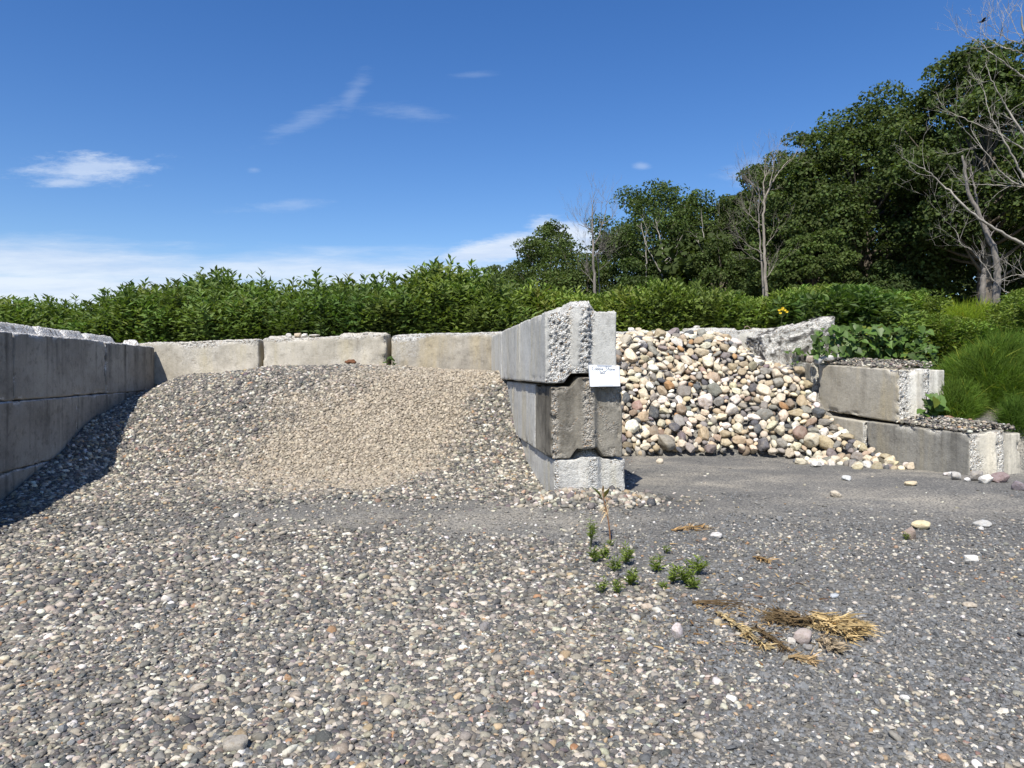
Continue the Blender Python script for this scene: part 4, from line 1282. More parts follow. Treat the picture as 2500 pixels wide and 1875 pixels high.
def weed_proto(r, n=54, L=0.135, wd=0.050, H=1.0, top=True):
    """unit-height stem with spiralling lance leaves -> (V, F, col) triangles"""
    k = np.arange(n)
    tt = 0.12 + 0.86 * (k / n) ** 0.85
    az = k * 2.399 + r.uniform(0, 6.28)
    bend = r.normal(0, 0.10, 2)
    base = np.stack([bend[0] * tt ** 2, bend[1] * tt ** 2, tt], 1)
    upw = np.where(tt > 0.9, 0.9, r.uniform(-0.15, 0.45, n))
    d = np.stack([np.cos(az), np.sin(az), upw], 1)
    ln = L * (1.15 - 0.55 * tt) * r.uniform(0.8, 1.2, n)
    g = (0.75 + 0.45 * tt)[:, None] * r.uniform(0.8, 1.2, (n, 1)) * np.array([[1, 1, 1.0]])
    v, f, c = leaves(base, d, ln, ln * wd / L * r.uniform(0.8, 1.3, n), r, g)
    # side shoots carry smaller leaves
    m = int(n * 1.1)
    tb = r.uniform(0.25, 0.86, m); azb = r.uniform(0, 6.28, m); rad = r.uniform(0.03, 0.19, m)
    b2 = np.stack([bend[0] * tb ** 2 + np.cos(azb) * rad, bend[1] * tb ** 2 + np.sin(azb) * rad, tb + rad * 0.6], 1)
    az2 = azb + r.normal(0, 0.9, m)
    d2 = np.stack([np.cos(az2), np.sin(az2), r.uniform(0, 0.9, m)], 1)
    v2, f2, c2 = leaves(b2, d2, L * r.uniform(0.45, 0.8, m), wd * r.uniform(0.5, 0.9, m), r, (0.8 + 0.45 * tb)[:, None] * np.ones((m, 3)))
    sv, sf = tubes([(np.stack([bend[0] * np.linspace(0, 1, 5) ** 2, bend[1] * np.linspace(0, 1, 5) ** 2, np.linspace(0, 0.97, 5)], 1), np.linspace(0.008, 0.004, 5))], 3)
    sf = np.concatenate([sf[:, [0, 1, 2]], sf[:, [0, 2, 3]]])
    return merge([(v, f, c), (v2, f2, c2), (sv, sf, np.ones((len(sv), 3)) * 0.8)])


RW = np.random.default_rng(41)
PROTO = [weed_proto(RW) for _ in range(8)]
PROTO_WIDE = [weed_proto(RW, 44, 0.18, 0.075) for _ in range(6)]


def thicket(name, x, y, hgt, label, r, protos=None, tint=(1, 1, 1), widen=1.0):
    protos = protos or PROTO
    N = len(x)
    z = ground(x, y)
    n = np.tile([[0, 0, 1.0]], (N, 1)) + r.normal(0, 0.13, (N, 3))
    R = frames(n, r.uniform(0, 6.28, N))
    sc = np.stack([hgt ** 0.5 * widen, hgt ** 0.5 * widen, hgt], 1)
    pick = r.integers(0, len(protos), N)
    lst = []
    pt = fbm(np.stack([x, y, x * 0 + 3], 1), 0.75, 3, 88)[:, None]
    sh = r.uniform(0.70, 1.25, (N, 1)) * np.array(tint) * (1 + r.normal(0, 0.06, (N, 3))) * (0.62 + 0.76 * pt) * (1 + (pt - 0.5) * np.array([[0.40, 0.15, -0.2]]))
    for k, (V, Fc, C) in enumerate(protos):
        m = pick == k
        if not m.any(): continue
        v, f = scatter(V, Fc, R[m], np.stack([x, y, z], 1)[m], sc[m])
        lst.append((v, f, (C[None] * sh[m][:, None]).reshape(-1, 3)))
    V, Fc, C = merge(lst)
    o = mesh(name, V, Fc, M_WEED, cols=C, smooth=False)
    T(o, label, 'weeds', kind='stuff')
    return o


def skyline_h(px):
    yy = np.interp(px, [0, 120, 220, 300, 390, 480, 600, 650, 700, 800, 900, 1000, 1100, 1180, 1260, 1400, 1700, 2000], [742, 742, 738, 712, 705, 676, 672, 690, 697, 686, 680, 676, 676, 672, 690, 725, 728, 722])
    return yy


def build_weeds():
    r = np.random.default_rng(51)
    # thick belt behind the back wall
    N = 3000
    y = 10.95 + 3.2 * r.random(N) ** 1.3
    x = r.uniform(-0.78, 0.07, N) * y
    k = (x > -9.4) & ((y > 11.6) | (x < x_div(y) + 0.4)) & ~((x > x_left(y) - 0.75) & (x < x_left(y) + 0.1) & (y < 10.95))
    x, y = x[k], y[k]
    z = ground(x, y)
    px = 1250 + F * x / y
    topz = (HY - skyline_h(px)) / F * y
    nz = fbm(np.stack([x, y, x * 0], 1), 0.9, 3, 61)
    h = np.clip((topz - z) * (0.55 + 0.66 * nz + r.uniform(-0.12, 0.12, len(x))), 0.35, 2.5)
    h = np.where(y < 11.3, h * 0.86, h)
    thicket('weed_thicket', x, y, h, widen=1.15, r=r, label='tall dense green weeds growing behind the back wall')
    # single stems that stand clear of the belt
    for k_, (px_, py_, d) in enumerate([(30, 722, 12.4), (108, 720, 12.4), (150, 720, 12.4), (183, 720, 12.4), (352, 682, 12.6), (405, 700, 12.6), (448, 690, 12.6), (490, 655, 12.8), (535, 656, 12.8), (560, 658, 12.8), (592, 658, 12.8),
                                          (632, 660, 12.8), (772, 658, 12.7), (795, 664, 12.7), (862, 671, 12.7), (885, 665, 12.7), (930, 660, 12.8), (950, 668, 12.8), (1048, 665, 12.8), (1085, 662, 12.8), (1105, 658, 12.8), (675, 682, 12.7), (725, 684, 12.7), (230, 722, 12.5)]):
        x_ = (px_ - 1250) / F * d
        z_ = float(ground(np.array([x_]), np.array([d]))[0]); top = (HY - py_) / F * d
        V, Fc, C = PROTO[k_ % 8]
        hh = top - z_
        o = mesh('tall_weed', V * np.array([hh ** 0.5 * 1.1, hh ** 0.5 * 1.1, hh]), Fc, M_WEED, loc=(x_, d, z_), cols=C * r.uniform(0.95, 1.2), smooth=False)
        T(o, 'tall leafy weed stem sticking up above the weeds behind the back wall', 'weed', 'weed stems rising above the thicket')
    # field behind the right bay
    N = 4200
    y = 11.75 + 11 * r.random(N) ** 1.5
    x = r.uniform(0.02, 0.60, N) * y
    k = (x - 0.15 * (y - 10) < 6.5)
    x, y = x[k], y[k]; z = ground(x, y); px = 1250 + F * x / y
    nz = fbm(np.stack([x, y, x * 0], 1), 0.85, 3, 63)
    tp = np.interp(px, [1250, 1350, 1430, 1500, 1560, 1620, 1700, 1760, 1830, 1880, 1930, 1990, 2050, 2150], [694, 706, 724, 732, 708, 690, 694, 714, 740, 738, 716, 708, 704, 720]) - 2
    hmax = (HY - tp) / F * y - z
    h = np.clip(np.minimum(0.35 + 2.0 * nz, hmax) + r.uniform(-0.14, 0.10, len(x)), 0.3, 2.2)
    thicket('weed_field', x, y, h, 'bright green weeds filling the field behind the right bay', r, PROTO, (1.32, 1.24, 1.05), 0.95)
    # broad-leaved weeds above the right wall
    N = 420
    y = r.uniform(10.3, 13.2, N); x = r.uniform(0.36, 0.56, N) * y
    z = ground(x, y); nz = fbm(np.stack([x, y, x * 0], 1), 0.9, 3, 64)
    k = (x > x_right(y) + 0.7)
    x, y, z, nz = x[k], y[k], z[k], nz[k]
    px = 1250 + F * x / y
    hmax = (HY - np.interp(px, [1900, 1990, 2050, 2100, 2160, 2200, 2300], [725, 705, 695, 690, 720, 755, 765])) / F * y - z
    h = np.clip(np.minimum(1.05 + 0.6 * nz, hmax) - r.uniform(0, 0.2, len(x)), 0.25, 1.7)
    thicket('broadleaf_weeds', x, y, h, 'broad leaved dark green weeds above the right wall', r, PROTO_WIDE, (0.85, 0.95, 0.9), 1.0)
    N = 1100
    y = r.uniform(9.6, 16.0, N); x = r.uniform(0.52, 0.92, N) * y
    z = ground(x, y); nz = fbm(np.stack([x, y, x * 0], 1), 0.8, 3, 65)
    px = 1250 + F * x / y
    hmax = (HY - np.interp(px, [2150, 2250, 2350, 2420, 2460, 2500, 2600], [745, 762, 775, 790, 735, 705, 690])) / F * y - z
    h = np.clip(np.minimum(0.45 + 0.7 * nz, hmax), 0.15, 1.3)
    thicket('bank_weeds', x, y, h, 'light green weeds growing up the bank at the right', r, PROTO, (1.35, 1.25, 0.9), 0.9)
build_weeds()


def blades(base, tip, width, r, cols, seg=3, sag=0.25):
    """thin bent blades from base to tip"""
    N = len(base)
    d = tip - base; L = np.linalg.norm(d, axis=1, keepdims=True)
    side = np.cross(d, r.normal(size=(N, 3))); side /= np.linalg.norm(side, axis=1, keepdims=True) + 1e-9
    t = np.linspace(0, 1, seg + 1)
    rows = []
    for tt in t:
        c = base + d * tt + np.array([[0, 0, 1.0]]) * (sag * L * (tt - tt * tt))
        w = width[:, None] * (1 - tt * 0.95) * 0.5
        rows.append(c - side * w); rows.append(c + side * w)
    V = np.stack(rows, 1).reshape(-1, 3)
    k = 2 * (seg + 1)
    q = np.array([(2 * i, 2 * i + 1, 2 * i + 3, 2 * i + 2) for i in range(seg)])
    Fq = (q[None] + (np.arange(N) * k)[:, None, None]).reshape(-1, 4)
    return V, Fq, np.repeat(cols, k, 0)


def grass_mound(c, rad, hgt, n, label, r, tint=(1, 1, 1)):
    az = r.uniform(0, 6.28, n); rr = np.sqrt(r.random(n))
    bx, by = c[0] + np.cos(az) * rr * rad[0] * 0.8, c[1] + np.sin(az) * rr * rad[1] * 0.8
    bz = ground(bx, by) if label else np.full(n, c[2])
    dome = (hgt * np.sqrt(np.clip(1 - rr ** 2, 0, 1)) + 0.08) * (0.55 + 0.85 * fbm(np.stack([bx, by, bx * 0], 1), 4.5, 3, 77))
    base = np.stack([bx, by, bz + dome * r.uniform(0.0, 0.75, n)], 1)
    out = np.stack([np.cos(az) * rr * 0.9, np.sin(az) * rr * 0.9, 0.55 + 0.5 * (1 - rr)], 1) + r.normal(0, 0.5, (n, 3))
    out /= np.linalg.norm(out, axis=1, keepdims=True)
    tip = base + out * (r.uniform(0.07, 0.21, n))[:, None]
    cols = r.uniform(0.65, 1.3, (n, 1)) * np.array([tint])
    cl_ = fbm(np.stack([bx, by, dome], 1), 6.0, 3, 79)[:, None]
    cols = cols * (0.55 + 0.9 * cl_)
    dry = r.random(n) < 0.02
    cols[dry] = cols[dry] * np.array([[2.6, 1.7, 1.6]])
    tip[dry] += (tip[dry] - base[dry]) * 0.5
    V, Fq, C = blades(base, tip, np.full(n, 0.0075), r, cols, 3, 0.15)
    o = mesh('feathery_grass', V, Fq, M_GRASS, cols=C, smooth=False)
    T(o, label, 'grass clump')
    return o


def build_bank():
    r = np.random.default_rng(66)
    grass_mound((5.68, 8.75, 0), (0.70, 0.62), 0.66, 30000, 'big feathery bright green grass mound beside the right blocks', r)
    grass_mound((5.05, 8.42, 0), (0.33, 0.30), 0.36, 5000, 'low feathery grass tuft in front of the big grass mound', r)
    grass_mound((6.35, 9.6, 0), (0.6, 0.6), 0.5, 9000, 'feathery grass mound behind the big one at the right edge', r, (0.95, 1, 1))
    grass_mound((6.45, 11.6, 0), (0.95, 0.7), 0.45, 9000, 'yellow green grass patch on the bank below the dark trees', r, (2.0, 1.7, 1.0))
    grass_mound((8.2, 13.2, 0), (1.0, 0.7), 0.5, 8000, 'pale grass patch at the foot of the twin grey trunks', r, (1.9, 1.6, 1.0))
    grass_mound((5.30, 7.75, 0), (0.16, 0.14), 0.30, 1800, 'small dark grass tuft by the lower block at the right edge', r, (0.8, 0.85, 0.9))
    # tuft at the foot of the lower right block
    def tuft(px, py, hpx, n, label, tint=(1, 1, 1)):
        x, y = ground_at(px, py); z = float(ground(np.array(x), np.array(y)))
        h = hpx / F * y
        b = np.tile([[x, y, z]], (n, 1)) + r.normal(0, 0.02, (n, 3)) * np.array([[1, 1, 0]])
        tp = b + np.stack([r.normal(0, h * 0.25, n), r.normal(0, h * 0.25, n), h * r.uniform(0.4, 1.0, n)], 1)
        V, Fq, C = blades(b, tp, np.full(n, 0.008), r, r.uniform(0.7, 1.2, (n, 1)) * np.array([tint]))
        o = mesh('grass_tuft', V, Fq, M_GRASS, cols=C, smooth=False); T(o, label, 'grass clump')
    tuft(2160, 1103, 34, 60, 'small green tuft at the foot of the streaked lower right block', (0.8, 0.9, 1))

    # vine with large leaves spilling over the upper right block
    HEART = (np.array([(0, 0, 0), (-0.36, -0.10, 0.02), (0.36, -0.10, 0.02), (-0.52, 0.24, 0.05), (0.52, 0.24, 0.05), (0, 0.35, -0.03), (-0.30, 0.66, 0.02), (0.30, 0.66, 0.02), (0, 1.05, -0.09)]),
             np.array([(0, 5, 3, 1), (0, 2, 4, 5), (5, 8, 6, 3), (5, 4, 7, 8)]))
    def vine(n, box, d0, d1, size, label, droop, seed, name='leafy_vine'):
        r2 = np.random.default_rng(seed)
        t = []
        while len(t) < n:
            px, py = r2.uniform(box[0], box[2]), r2.uniform(box[1], box[3])
            e = ((px - (box[0] + box[2]) / 2) / ((box[2] - box[0]) / 2)) ** 2 * 0.6 + ((py - (box[1] + box[3]) / 2) / ((box[3] - box[1]) / 2)) ** 2
            if e < 1.0 + 0.2 * r2.normal(): t.append(P(px, py, r2.uniform(d0, d1)))
        t = np.array(t); N = len(t)
        root = empty(name, tuple(t.mean(0))); T(root, label, 'vine')
        t = t - t.mean(0)
        d = np.stack([r2.normal(0, 0.5, N), r2.normal(-0.35, 0.35, N), r2.normal(droop, 0.3, N)], 1)
        d /= np.linalg.norm(d, axis=1, keepdims=True)
        nn = np.tile([[-0.25, -0.65, 0.7]], (N, 1)) + r2.normal(0, 0.35, (N, 3))
        xx = np.cross(d, nn); xx /= np.linalg.norm(xx, axis=1, keepdims=True); zz = np.cross(xx, d)
        sz = size * r2.uniform(0.6, 1.25, N)
        v, f = scatter(HEART[0], HEART[1], np.stack([xx, d, zz], 2), t, np.stack([sz * 0.85, sz, sz], 1))
        c = r2.uniform(0.40, 1.15, (N, 1)) * np.ones((N, 3)); yl = r2.random(N) < 0.05; c[yl] *= np.array([[1.9, 1.35, 0.8]])
        mesh('leaves', v, f, M_VINE, root, cols=np.repeat(c, 9, 0), smooth=True)
        paths = []
        for _ in range(max(3, n // 14)):
            a, b = t[r2.integers(N)], t[r2.integers(N)]
            mid = (a + b) / 2 + r2.normal(0, 0.06, 3)
            s_ = np.linspace(0, 1, 8)[:, None]
            paths.append(((1 - s_) ** 2 * a + 2 * s_ * (1 - s_) * mid + s_ ** 2 * b + [0, 0.03, -0.02], np.full(8, 0.004)))
        sv, sf = tubes(paths, 4)
        mesh('stems', sv, sf, M_STEM, root)
    vine(400, (1985, 792, 2275, 882), 9.45, 10.0, 0.098, 'large leaved green vine spilling over the upper right block', -0.55, 81)
    vine(120, (2190, 840, 2300, 960), 8.95, 9.3, 0.07, 'small leaved dark vine at the right end of the upper block', -0.2, 82)
    vine(26, (2250, 960, 2302, 1020), 8.05, 8.35, 0.11, 'short vine with a few big leaves beside the white block end', -0.5, 83)
    vine(40, (1925, 840, 1975, 905), 10.0, 10.3, 0.06, 'small green creeper between the cobbles and the broken slab', 0.1, 84)
    vine(14, (940, 868, 962, 900), 10.08, 10.18, 0.07, 'little plant with yellow leaves in the back wall joint', 0.3, 85, 'joint_plant')
build_bank()


def small_weeds():
    r = np.random.default_rng(91)
    for (px, py, hpx, n, L, label) in (
            (1442, 1340, 80, 90, 0.045, 'tallest feathery green weed left of the dead-tipped stalk'),
            (1452, 1375, 42, 60, 0.045, 'bushy green weed directly below the tall feathery one'),
            (1478, 1366, 36, 50, 0.045, 'green weed in the gap below the dead-tipped stalk'),
            (1527, 1378, 50, 90, 0.045, 'dense round green weed right of the dead-tipped stalk'),
            (1500, 1398, 46, 60, 0.040, 'pale green weed in the middle of the left weed patch'),
            (1540, 1432, 44, 90, 0.045, 'bushy green weed at the lower right of the left weed patch'),
            (1509, 1452, 40, 50, 0.036, 'thin green weed lowest in the left weed patch'),
            (1473, 1450, 44, 50, 0.034, 'sparse greyish weed at the lower left of the weed patch'),
            (1490, 1334, 16, 24, 0.035, 'tiny green sprout at the base of the dead-tipped stalk'),
            (1610, 1398, 40, 70, 0.045, 'green weed standing alone between the two weed patches'),
            (1627, 1352, 22, 24, 0.035, 'small dark weed above the lone weed'),
            (1643, 1424, 48, 60, 0.045, 'left weed of the right weed patch'),
            (1676, 1428, 56, 100, 0.050, 'largest dark green weed of the right weed patch'),
            (1704, 1404, 44, 80, 0.048, 'upper right weed of the right weed patch'),
            (1696, 1438, 26, 50, 0.042, 'low weed at the front of the right weed patch'),
            (1618, 1440, 16, 24, 0.035, 'tiny weed below the lone weed'),
            (2212, 1320, 18, 20, 0.03, 'tiny weed beside the brown angular stone')):
        x, y = ground_at(px, py); z = float(ground(np.array(x), np.array(y)))
        h = hpx / F * y
        N = int(n * 1.3)
        nb = 5
        br = r.integers(0, nb, N)
        baz = r.uniform(0, 6.28, nb); bl = r.uniform(0.15, 0.75, nb) * (0.5 if hpx > 70 else 1); bl[0] = 0
        tt = r.uniform(0.15 if hpx < 70 else 0.45, 1.0, N)
        hh = np.where(br == 0, h, h * r.uniform(0.6, 0.95, nb)[br])
        base = np.stack([np.cos(baz[br]) * bl[br] * h * tt, np.sin(baz[br]) * bl[br] * h * tt, hh * tt], 1)
        az = r.uniform(0, 6.28, N)
        d = np.stack([np.cos(az), np.sin(az), r.uniform(0.1, 1.1, N)], 1)
        ln = 0.95 * L * r.uniform(0.7, 1.3, N) * (1.2 - 0.5 * tt)
        g = r.uniform(0.9, 1.8, (N, 1)) * np.array([[1.25, 1.15, 0.9]])
        root = empty('small_weed', (x, y, z)); T(root, label, 'weed', 'small weeds growing in the yard')
        v, f, c = leaves(base, d, ln, ln * 0.20, r, g)
        mesh('leaves', v, f, M_WEED, root, cols=c, smooth=False)
        paths = []
        for k in range(nb):
            t_ = np.linspace(0, 1, 4)
            hk = h if k == 0 else h * 0.75
            paths.append((np.stack([np.cos(baz[k]) * bl[k] * h * t_, np.sin(baz[k]) * bl[k] * h * t_, hk * t_ * 0.95], 1), np.linspace(0.0022, 0.001, 4)))
        sv, sf = tubes(paths, 4)
        mesh('stem', sv, sf, M_STEM, root)
    # stalk with a dying tip
    x, y = ground_at(1490, 1320); z = float(ground(np.array(x), np.array(y)))
    root = empty('dying_stalk', (x, y, z)); T(root, 'single upright stalk with browning leaves in front of the divider', 'weed')
    q = lambda px, py, dd=0.0: P(px, py, y + dd) - np.array([x, y, z])
    pts = np.array([q(1490, 1320), q(1488, 1292), q(1484, 1264), q(1479, 1240), q(1474, 1219), q(1472, 1200), q(1471, 1186)])
    sv, sf = tubes([(pts, np.array([0.006, 0.0055, 0.005, 0.0045, 0.0045, 0.003, 0.002]))], 6)
    mesh('stem', sv, sf, plain_mat('brown_stem', (0.24, 0.13, 0.07), 0.8, 0.4, 30), root)
    ml = leaf_mat('dying_leaf', (0.16, 0.15, 0.05), 0.25)
    t_ = np.array([q(1474, 1222), q(1475, 1216), q(1474, 1224), q(1472, 1205)])
    e_ = np.array([q(1445, 1180, -0.05), q(1488, 1188, -0.03), q(1455, 1208, 0.04), q(1473, 1184, 0.0)])
    d_ = e_ - t_; ln = np.linalg.norm(d_, axis=1)
    v, f, c = leaves(t_, d_, ln, np.array([0.03, 0.036, 0.03, 0.03]), r, np.array([[0.9, 1.1, 0.8], [1.0, 0.9, 0.6], [0.5, 0.22, 0.2], [0.8, 0.6, 0.4]]), 0.2)
    mesh('leaf', v, f, ml, root, cols=c, smooth=False)
    n = 26
    b = np.array([q(1479, 1240)]) + r.normal(0, 0.010, (n, 3)) * np.array([[1, 1, 2.2]]); tp = b + np.stack([r.normal(-0.012, 0.018, n), r.normal(0, 0.012, n), r.uniform(-0.085, -0.01, n)], 1)
    v, f, c = blades(b, tp, np.full(n, 0.008), r, r.uniform(0.9, 1.5, (n, 1)) * np.array([[1.1, 1.1, 1.2]]), 3, 0.1)
    mesh('withered_leaves', v, f, M_STRAW, root, cols=c, smooth=False)
    for (a, b_, lab) in (((1505, 1339), (1503, 1290), 'bare thin twig just right of the dying stalk'), ((1530, 1335), (1537, 1290), 'bare thin twig leaning right, farther from the dying stalk')):
        x, y = ground_at(*a); p0 = np.array([x, y, float(ground(np.array(x), np.array(y)))]); p1 = P(b_[0], b_[1], y)
        s_ = np.linspace(0, 1, 5)[:, None]
        sv, sf = tubes([(p0 * (1 - s_) + p1 * s_ + np.array([[0.006, 0, 0]]) * np.sin(s_ * 3.1), np.linspace(0.002, 0.001, 5))], 4)
        o = mesh('bare_twig', sv - p0, sf, M_BARK, loc=tuple(p0)); T(o, lab, 'twig')

    # dead straw
    def straw(name, label, px0, py0, px1, py1, n, spread, ln, tint, seed, width=0.008, lift=0.05, brown=0.0):
        r2 = np.random.default_rng(seed)
        a = ground_at(px0, py0); b = ground_at(px1, py1)
        ax = np.array([b[0] - a[0], b[1] - a[1]]); L = np.linalg.norm(ax); u = ax / L; w = np.array([-u[1], u[0]])
        s_ = r2.random(n) ** 0.8; off = r2.normal(0, 1, n) * spread * (0.35 + 0.65 * s_)
        xy = np.array(a)[None] + u[None] * (s_ * L)[:, None] + w[None] * off[:, None]
        z = ground(xy[:, 0], xy[:, 1])
        base = np.stack([xy[:, 0], xy[:, 1], z + r2.uniform(0.008, lift, n)], 1)
        ang = r2.normal(0, 0.6, n) + off / spread * 0.3
        dv = u[None] * np.cos(ang)[:, None] + w[None] * np.sin(ang)[:, None]
        tip = base + np.concatenate([dv * (ln * r2.uniform(0.5, 1.2, n))[:, None], r2.normal(0.004, 0.014, n)[:, None]], 1)
        tip[:, 2] = np.maximum(tip[:, 2], ground(tip[:, 0], tip[:, 1]) + 0.004)
        c = r2.uniform(0.55, 1.3, (n, 1)) * np.array([tint])
        v, f, c = blades(base, tip, width * r2.uniform(0.6, 1.4, n), r2, c, 3, 0.12)
        o0 = np.array([a[0], a[1], float(ground(np.array(a[0]), np.array(a[1])))])
        root = empty(name, tuple(o0)); T(root, label, 'dead plant')
        mesh('dry_leaves', v - o0, f, M_STRAW, root, cols=c, smooth=False)
        k = 5; paths = []
        for i in range(k):
            o_ = r2.normal(0, spread * 0.4); t = np.linspace(0, 0.9, 7)
            q_ = np.array(a)[None] + u[None] * (t * L)[:, None] + w[None] * (o_ * t + 0.01 * np.sin(t * 7 + i))[:, None]
            paths.append((np.stack([q_[:, 0], q_[:, 1], ground(q_[:, 0], q_[:, 1]) + 0.014 + 0.01 * np.sin(t * 3)], 1) - o0, np.linspace(0.004, 0.0015, 7)))
        sv, sf = tubes(paths, 5)
        mesh('stem', sv, sf, M_STRAW, root, cols=np.ones((len(sv), 3)) * np.array(tint) * 0.6)
    straw('straw_clump', 'golden dead weed fanned out on the dark chips', 1975, 1525, 2100, 1560, 560, 0.052, 0.075, (1.0, 0.95, 0.8), 1, 0.010, 0.06)
    straw('straw_clump', 'dark brown dead weed left of the golden one', 1990, 1535, 1880, 1520, 300, 0.04, 0.06, (0.27, 0.235, 0.20), 2, 0.007, 0.05)
    straw('straw_clump', 'bleached grey dead sprig below the large pinkish stone', 1995, 1570, 2048, 1600, 150, 0.022, 0.05, (0.7, 0.72, 0.85), 3, 0.008, 0.04)
    straw('dry_stalk', 'fallen dry stalk with pale hanging leaves across the pebbles', 1752, 1502, 1868, 1592, 120, 0.012, 0.055, (1.05, 1.05, 0.95), 4, 0.011, 0.025)
    straw('dry_stalk', 'dark dead stalk beside the pale one', 1840, 1540, 1925, 1600, 90, 0.014, 0.05, (0.30, 0.26, 0.22), 5, 0.007, 0.02)
    straw('dry_stalk', 'brown dead scraps strewn above the dry stalks', 1690, 1478, 1830, 1490, 42, 0.10, 0.035, (0.27, 0.225, 0.19), 6, 0.006, 0.02)
    straw('dry_stalk', 'tan dead leaves by the dusty edge of the right bay', 1640, 1300, 1720, 1290, 50, 0.05, 0.06, (0.8, 0.65, 0.5), 7, 0.010, 0.02)
    straw('dry_stalk', 'short tan dead sprig on the dark patch', 1840, 1365, 1880, 1378, 40, 0.018, 0.05, (0.7, 0.6, 0.5), 8, 0.008, 0.02)
    straw('dry_stalk', 'tan bits of dead stalk below the straw clumps', 1925, 1612, 1985, 1622, 50, 0.025, 0.045, (0.8, 0.72, 0.65), 9, 0.008, 0.02)
    r3 = np.random.default_rng(97)
    n = 520
    px = np.concatenate([r3.normal(1800, 110, n // 2), r3.uniform(1380, 2000, n - n // 2)]); py = np.concatenate([r3.normal(1510, 40, n // 2), r3.uniform(1290, 1640, n - n // 2)])
    pts = np.array([ground_at(a, b) for a, b in zip(px, py)])
    base = np.stack([pts[:, 0], pts[:, 1], ground(pts[:, 0], pts[:, 1]) + r3.uniform(0.006, 0.018, n)], 1)
    an = r3.uniform(0, 6.28, n); ln = r3.uniform(0.015, 0.06, n)
    tip = base + np.stack([np.cos(an) * ln, np.sin(an) * ln, r3.normal(0.003, 0.006, n)], 1)
    tn = np.where(r3.random((n, 1)) < 0.55, np.array([[0.26, 0.18, 0.13]]), np.array([[0.85, 0.75, 0.62]])) * r3.uniform(0.6, 1.2, (n, 1))
    v, f, c = blades(base, tip, r3.uniform(0.003, 0.010, n), r3, tn, 3, 0.15)
    o = mesh('leaf_litter', v, f, M_STRAW, cols=c, smooth=False); T(o, 'scraps of dead leaf and stalk strewn among the pebbles', 'leaf litter', kind='stuff')
    # scrap of brown bark on the gravel crest
    V, Fc = ico(3)
    q_ = V * np.array([0.075, 0.04, 0.03]); q_ = q_ + V * ((fbm(V, 2.2, 3, 5) - 0.5) * 0.06)[:, None]
    c = P(856, 897, 9.75); c[2] = float(ground(np.array(c[0]), np.array(c[1]))) + 0.045
    o = mesh('bark_scrap', q_, Fc, plain_mat('red_brown_bark', (0.17, 0.075, 0.035), 0.85, 0.6, 30), loc=tuple(c)); T(o, 'curled reddish brown scrap of bark on the gravel crest', 'bark')
    # yellow flowers
    root = empty('yellow_flower', tuple(P(1908, 815, 10.6))); T(root, 'slender plant with small yellow flowers above the broken slab', 'flower')
    o0 = P(1908, 815, 10.6)
    heads = [(1902, 757), (1909, 755), (1916, 757), (1921, 761), (1905, 764), (1911, 752)]
    paths = [(np.stack([P(1908, 815, 10.6), P(1907, 790, 10.6), P(1909, 775, 10.58)]) - o0, np.array([0.004, 0.003, 0.003]))] + [(np.stack([P(1909, 776, 10.58), P(a, b + 1, 10.56)]) - o0, np.array([0.002, 0.0015])) for a, b in heads]
    sv, sf = tubes(paths, 4); mesh('stem', sv, sf, M_STEM, root)
    my = plain_mat('yellow_petal', (0.80, 0.58, 0.03), 0.6, 0.1, 10)
    for a, b in heads:
        n = 9; th = np.arange(n) / n * 6.283
        V = [np.zeros(3)]; Fq = []
        for k in range(n):
            e = np.array([math.cos(th[k]), -0.35, math.sin(th[k]) * 0.75]) * 0.018; s2 = np.array([-math.sin(th[k]), 0, math.cos(th[k]) * 0.75]) * 0.006
            i = len(V); V += [e * 0.25 + s2 * 0.5, e + s2, e * 1.15, e - s2]; Fq.append((0, i, i + 1, i + 2)); Fq.append((0, i + 2, i + 3, i))
        V = np.array(V); V = np.concatenate([V, V + [0, 0.004, 0]]); Fq = Fq + [tuple(v + len(V) // 2 for v in f[::-1]) for f in Fq]
        mesh('flower_head', V + P(a, b, 10.56) - o0, np.array(Fq), my, root, smooth=False)
small_weeds()

# ------------------------------------------------------------------ trees
TLEAF = (np.array([(0, -0.5, 0), (0.38, 0.0, 0.07), (0, 0.5, 0), (-0.38, 0.0, 0.07)]), np.array([(0, 1, 2, 3)]))


def branchy(r, start, d, L, rad, depth, out, spread=0.55, up=0.15, n=6, kids=(3, 5), shrink=0.62, curve=0.12):
    """recursive limb: appends (pts, radii) to out and returns the tips"""
    pts = [np.array(start)]; dd = np.array(d, float); dd /= np.linalg.norm(dd)
    for i in range(n):
        dd = dd + r.normal(0, curve, 3) + np.array([0, 0, up * 0.25]); dd /= np.linalg.norm(dd)
        pts.append(pts[-1] + dd * L / n)
    pts = np.array(pts)
    out.append((pts, np.linspace(rad, rad * 0.35, n + 1)))
    tips = [pts[-1]]
    if depth > 0:
        for k in range(r.integers(*kids)):
            i = int(r.integers(max(1, n // 3), n + 1))
            t = pts[min(i, n)] - pts[min(i, n) - 1]; t /= np.linalg.norm(t)
            s_ = t + r.normal(0, spread, 3); s_[2] += up
            tips += branchy(r, pts[min(i, n)], s_, L * shrink * r.uniform(0.7, 1.15), rad * 0.5 * (1 - 0.4 * i / n) + 0.002, depth - 1, out, spread, up, max(3, n - 1), kids, shrink, curve)
    return tips


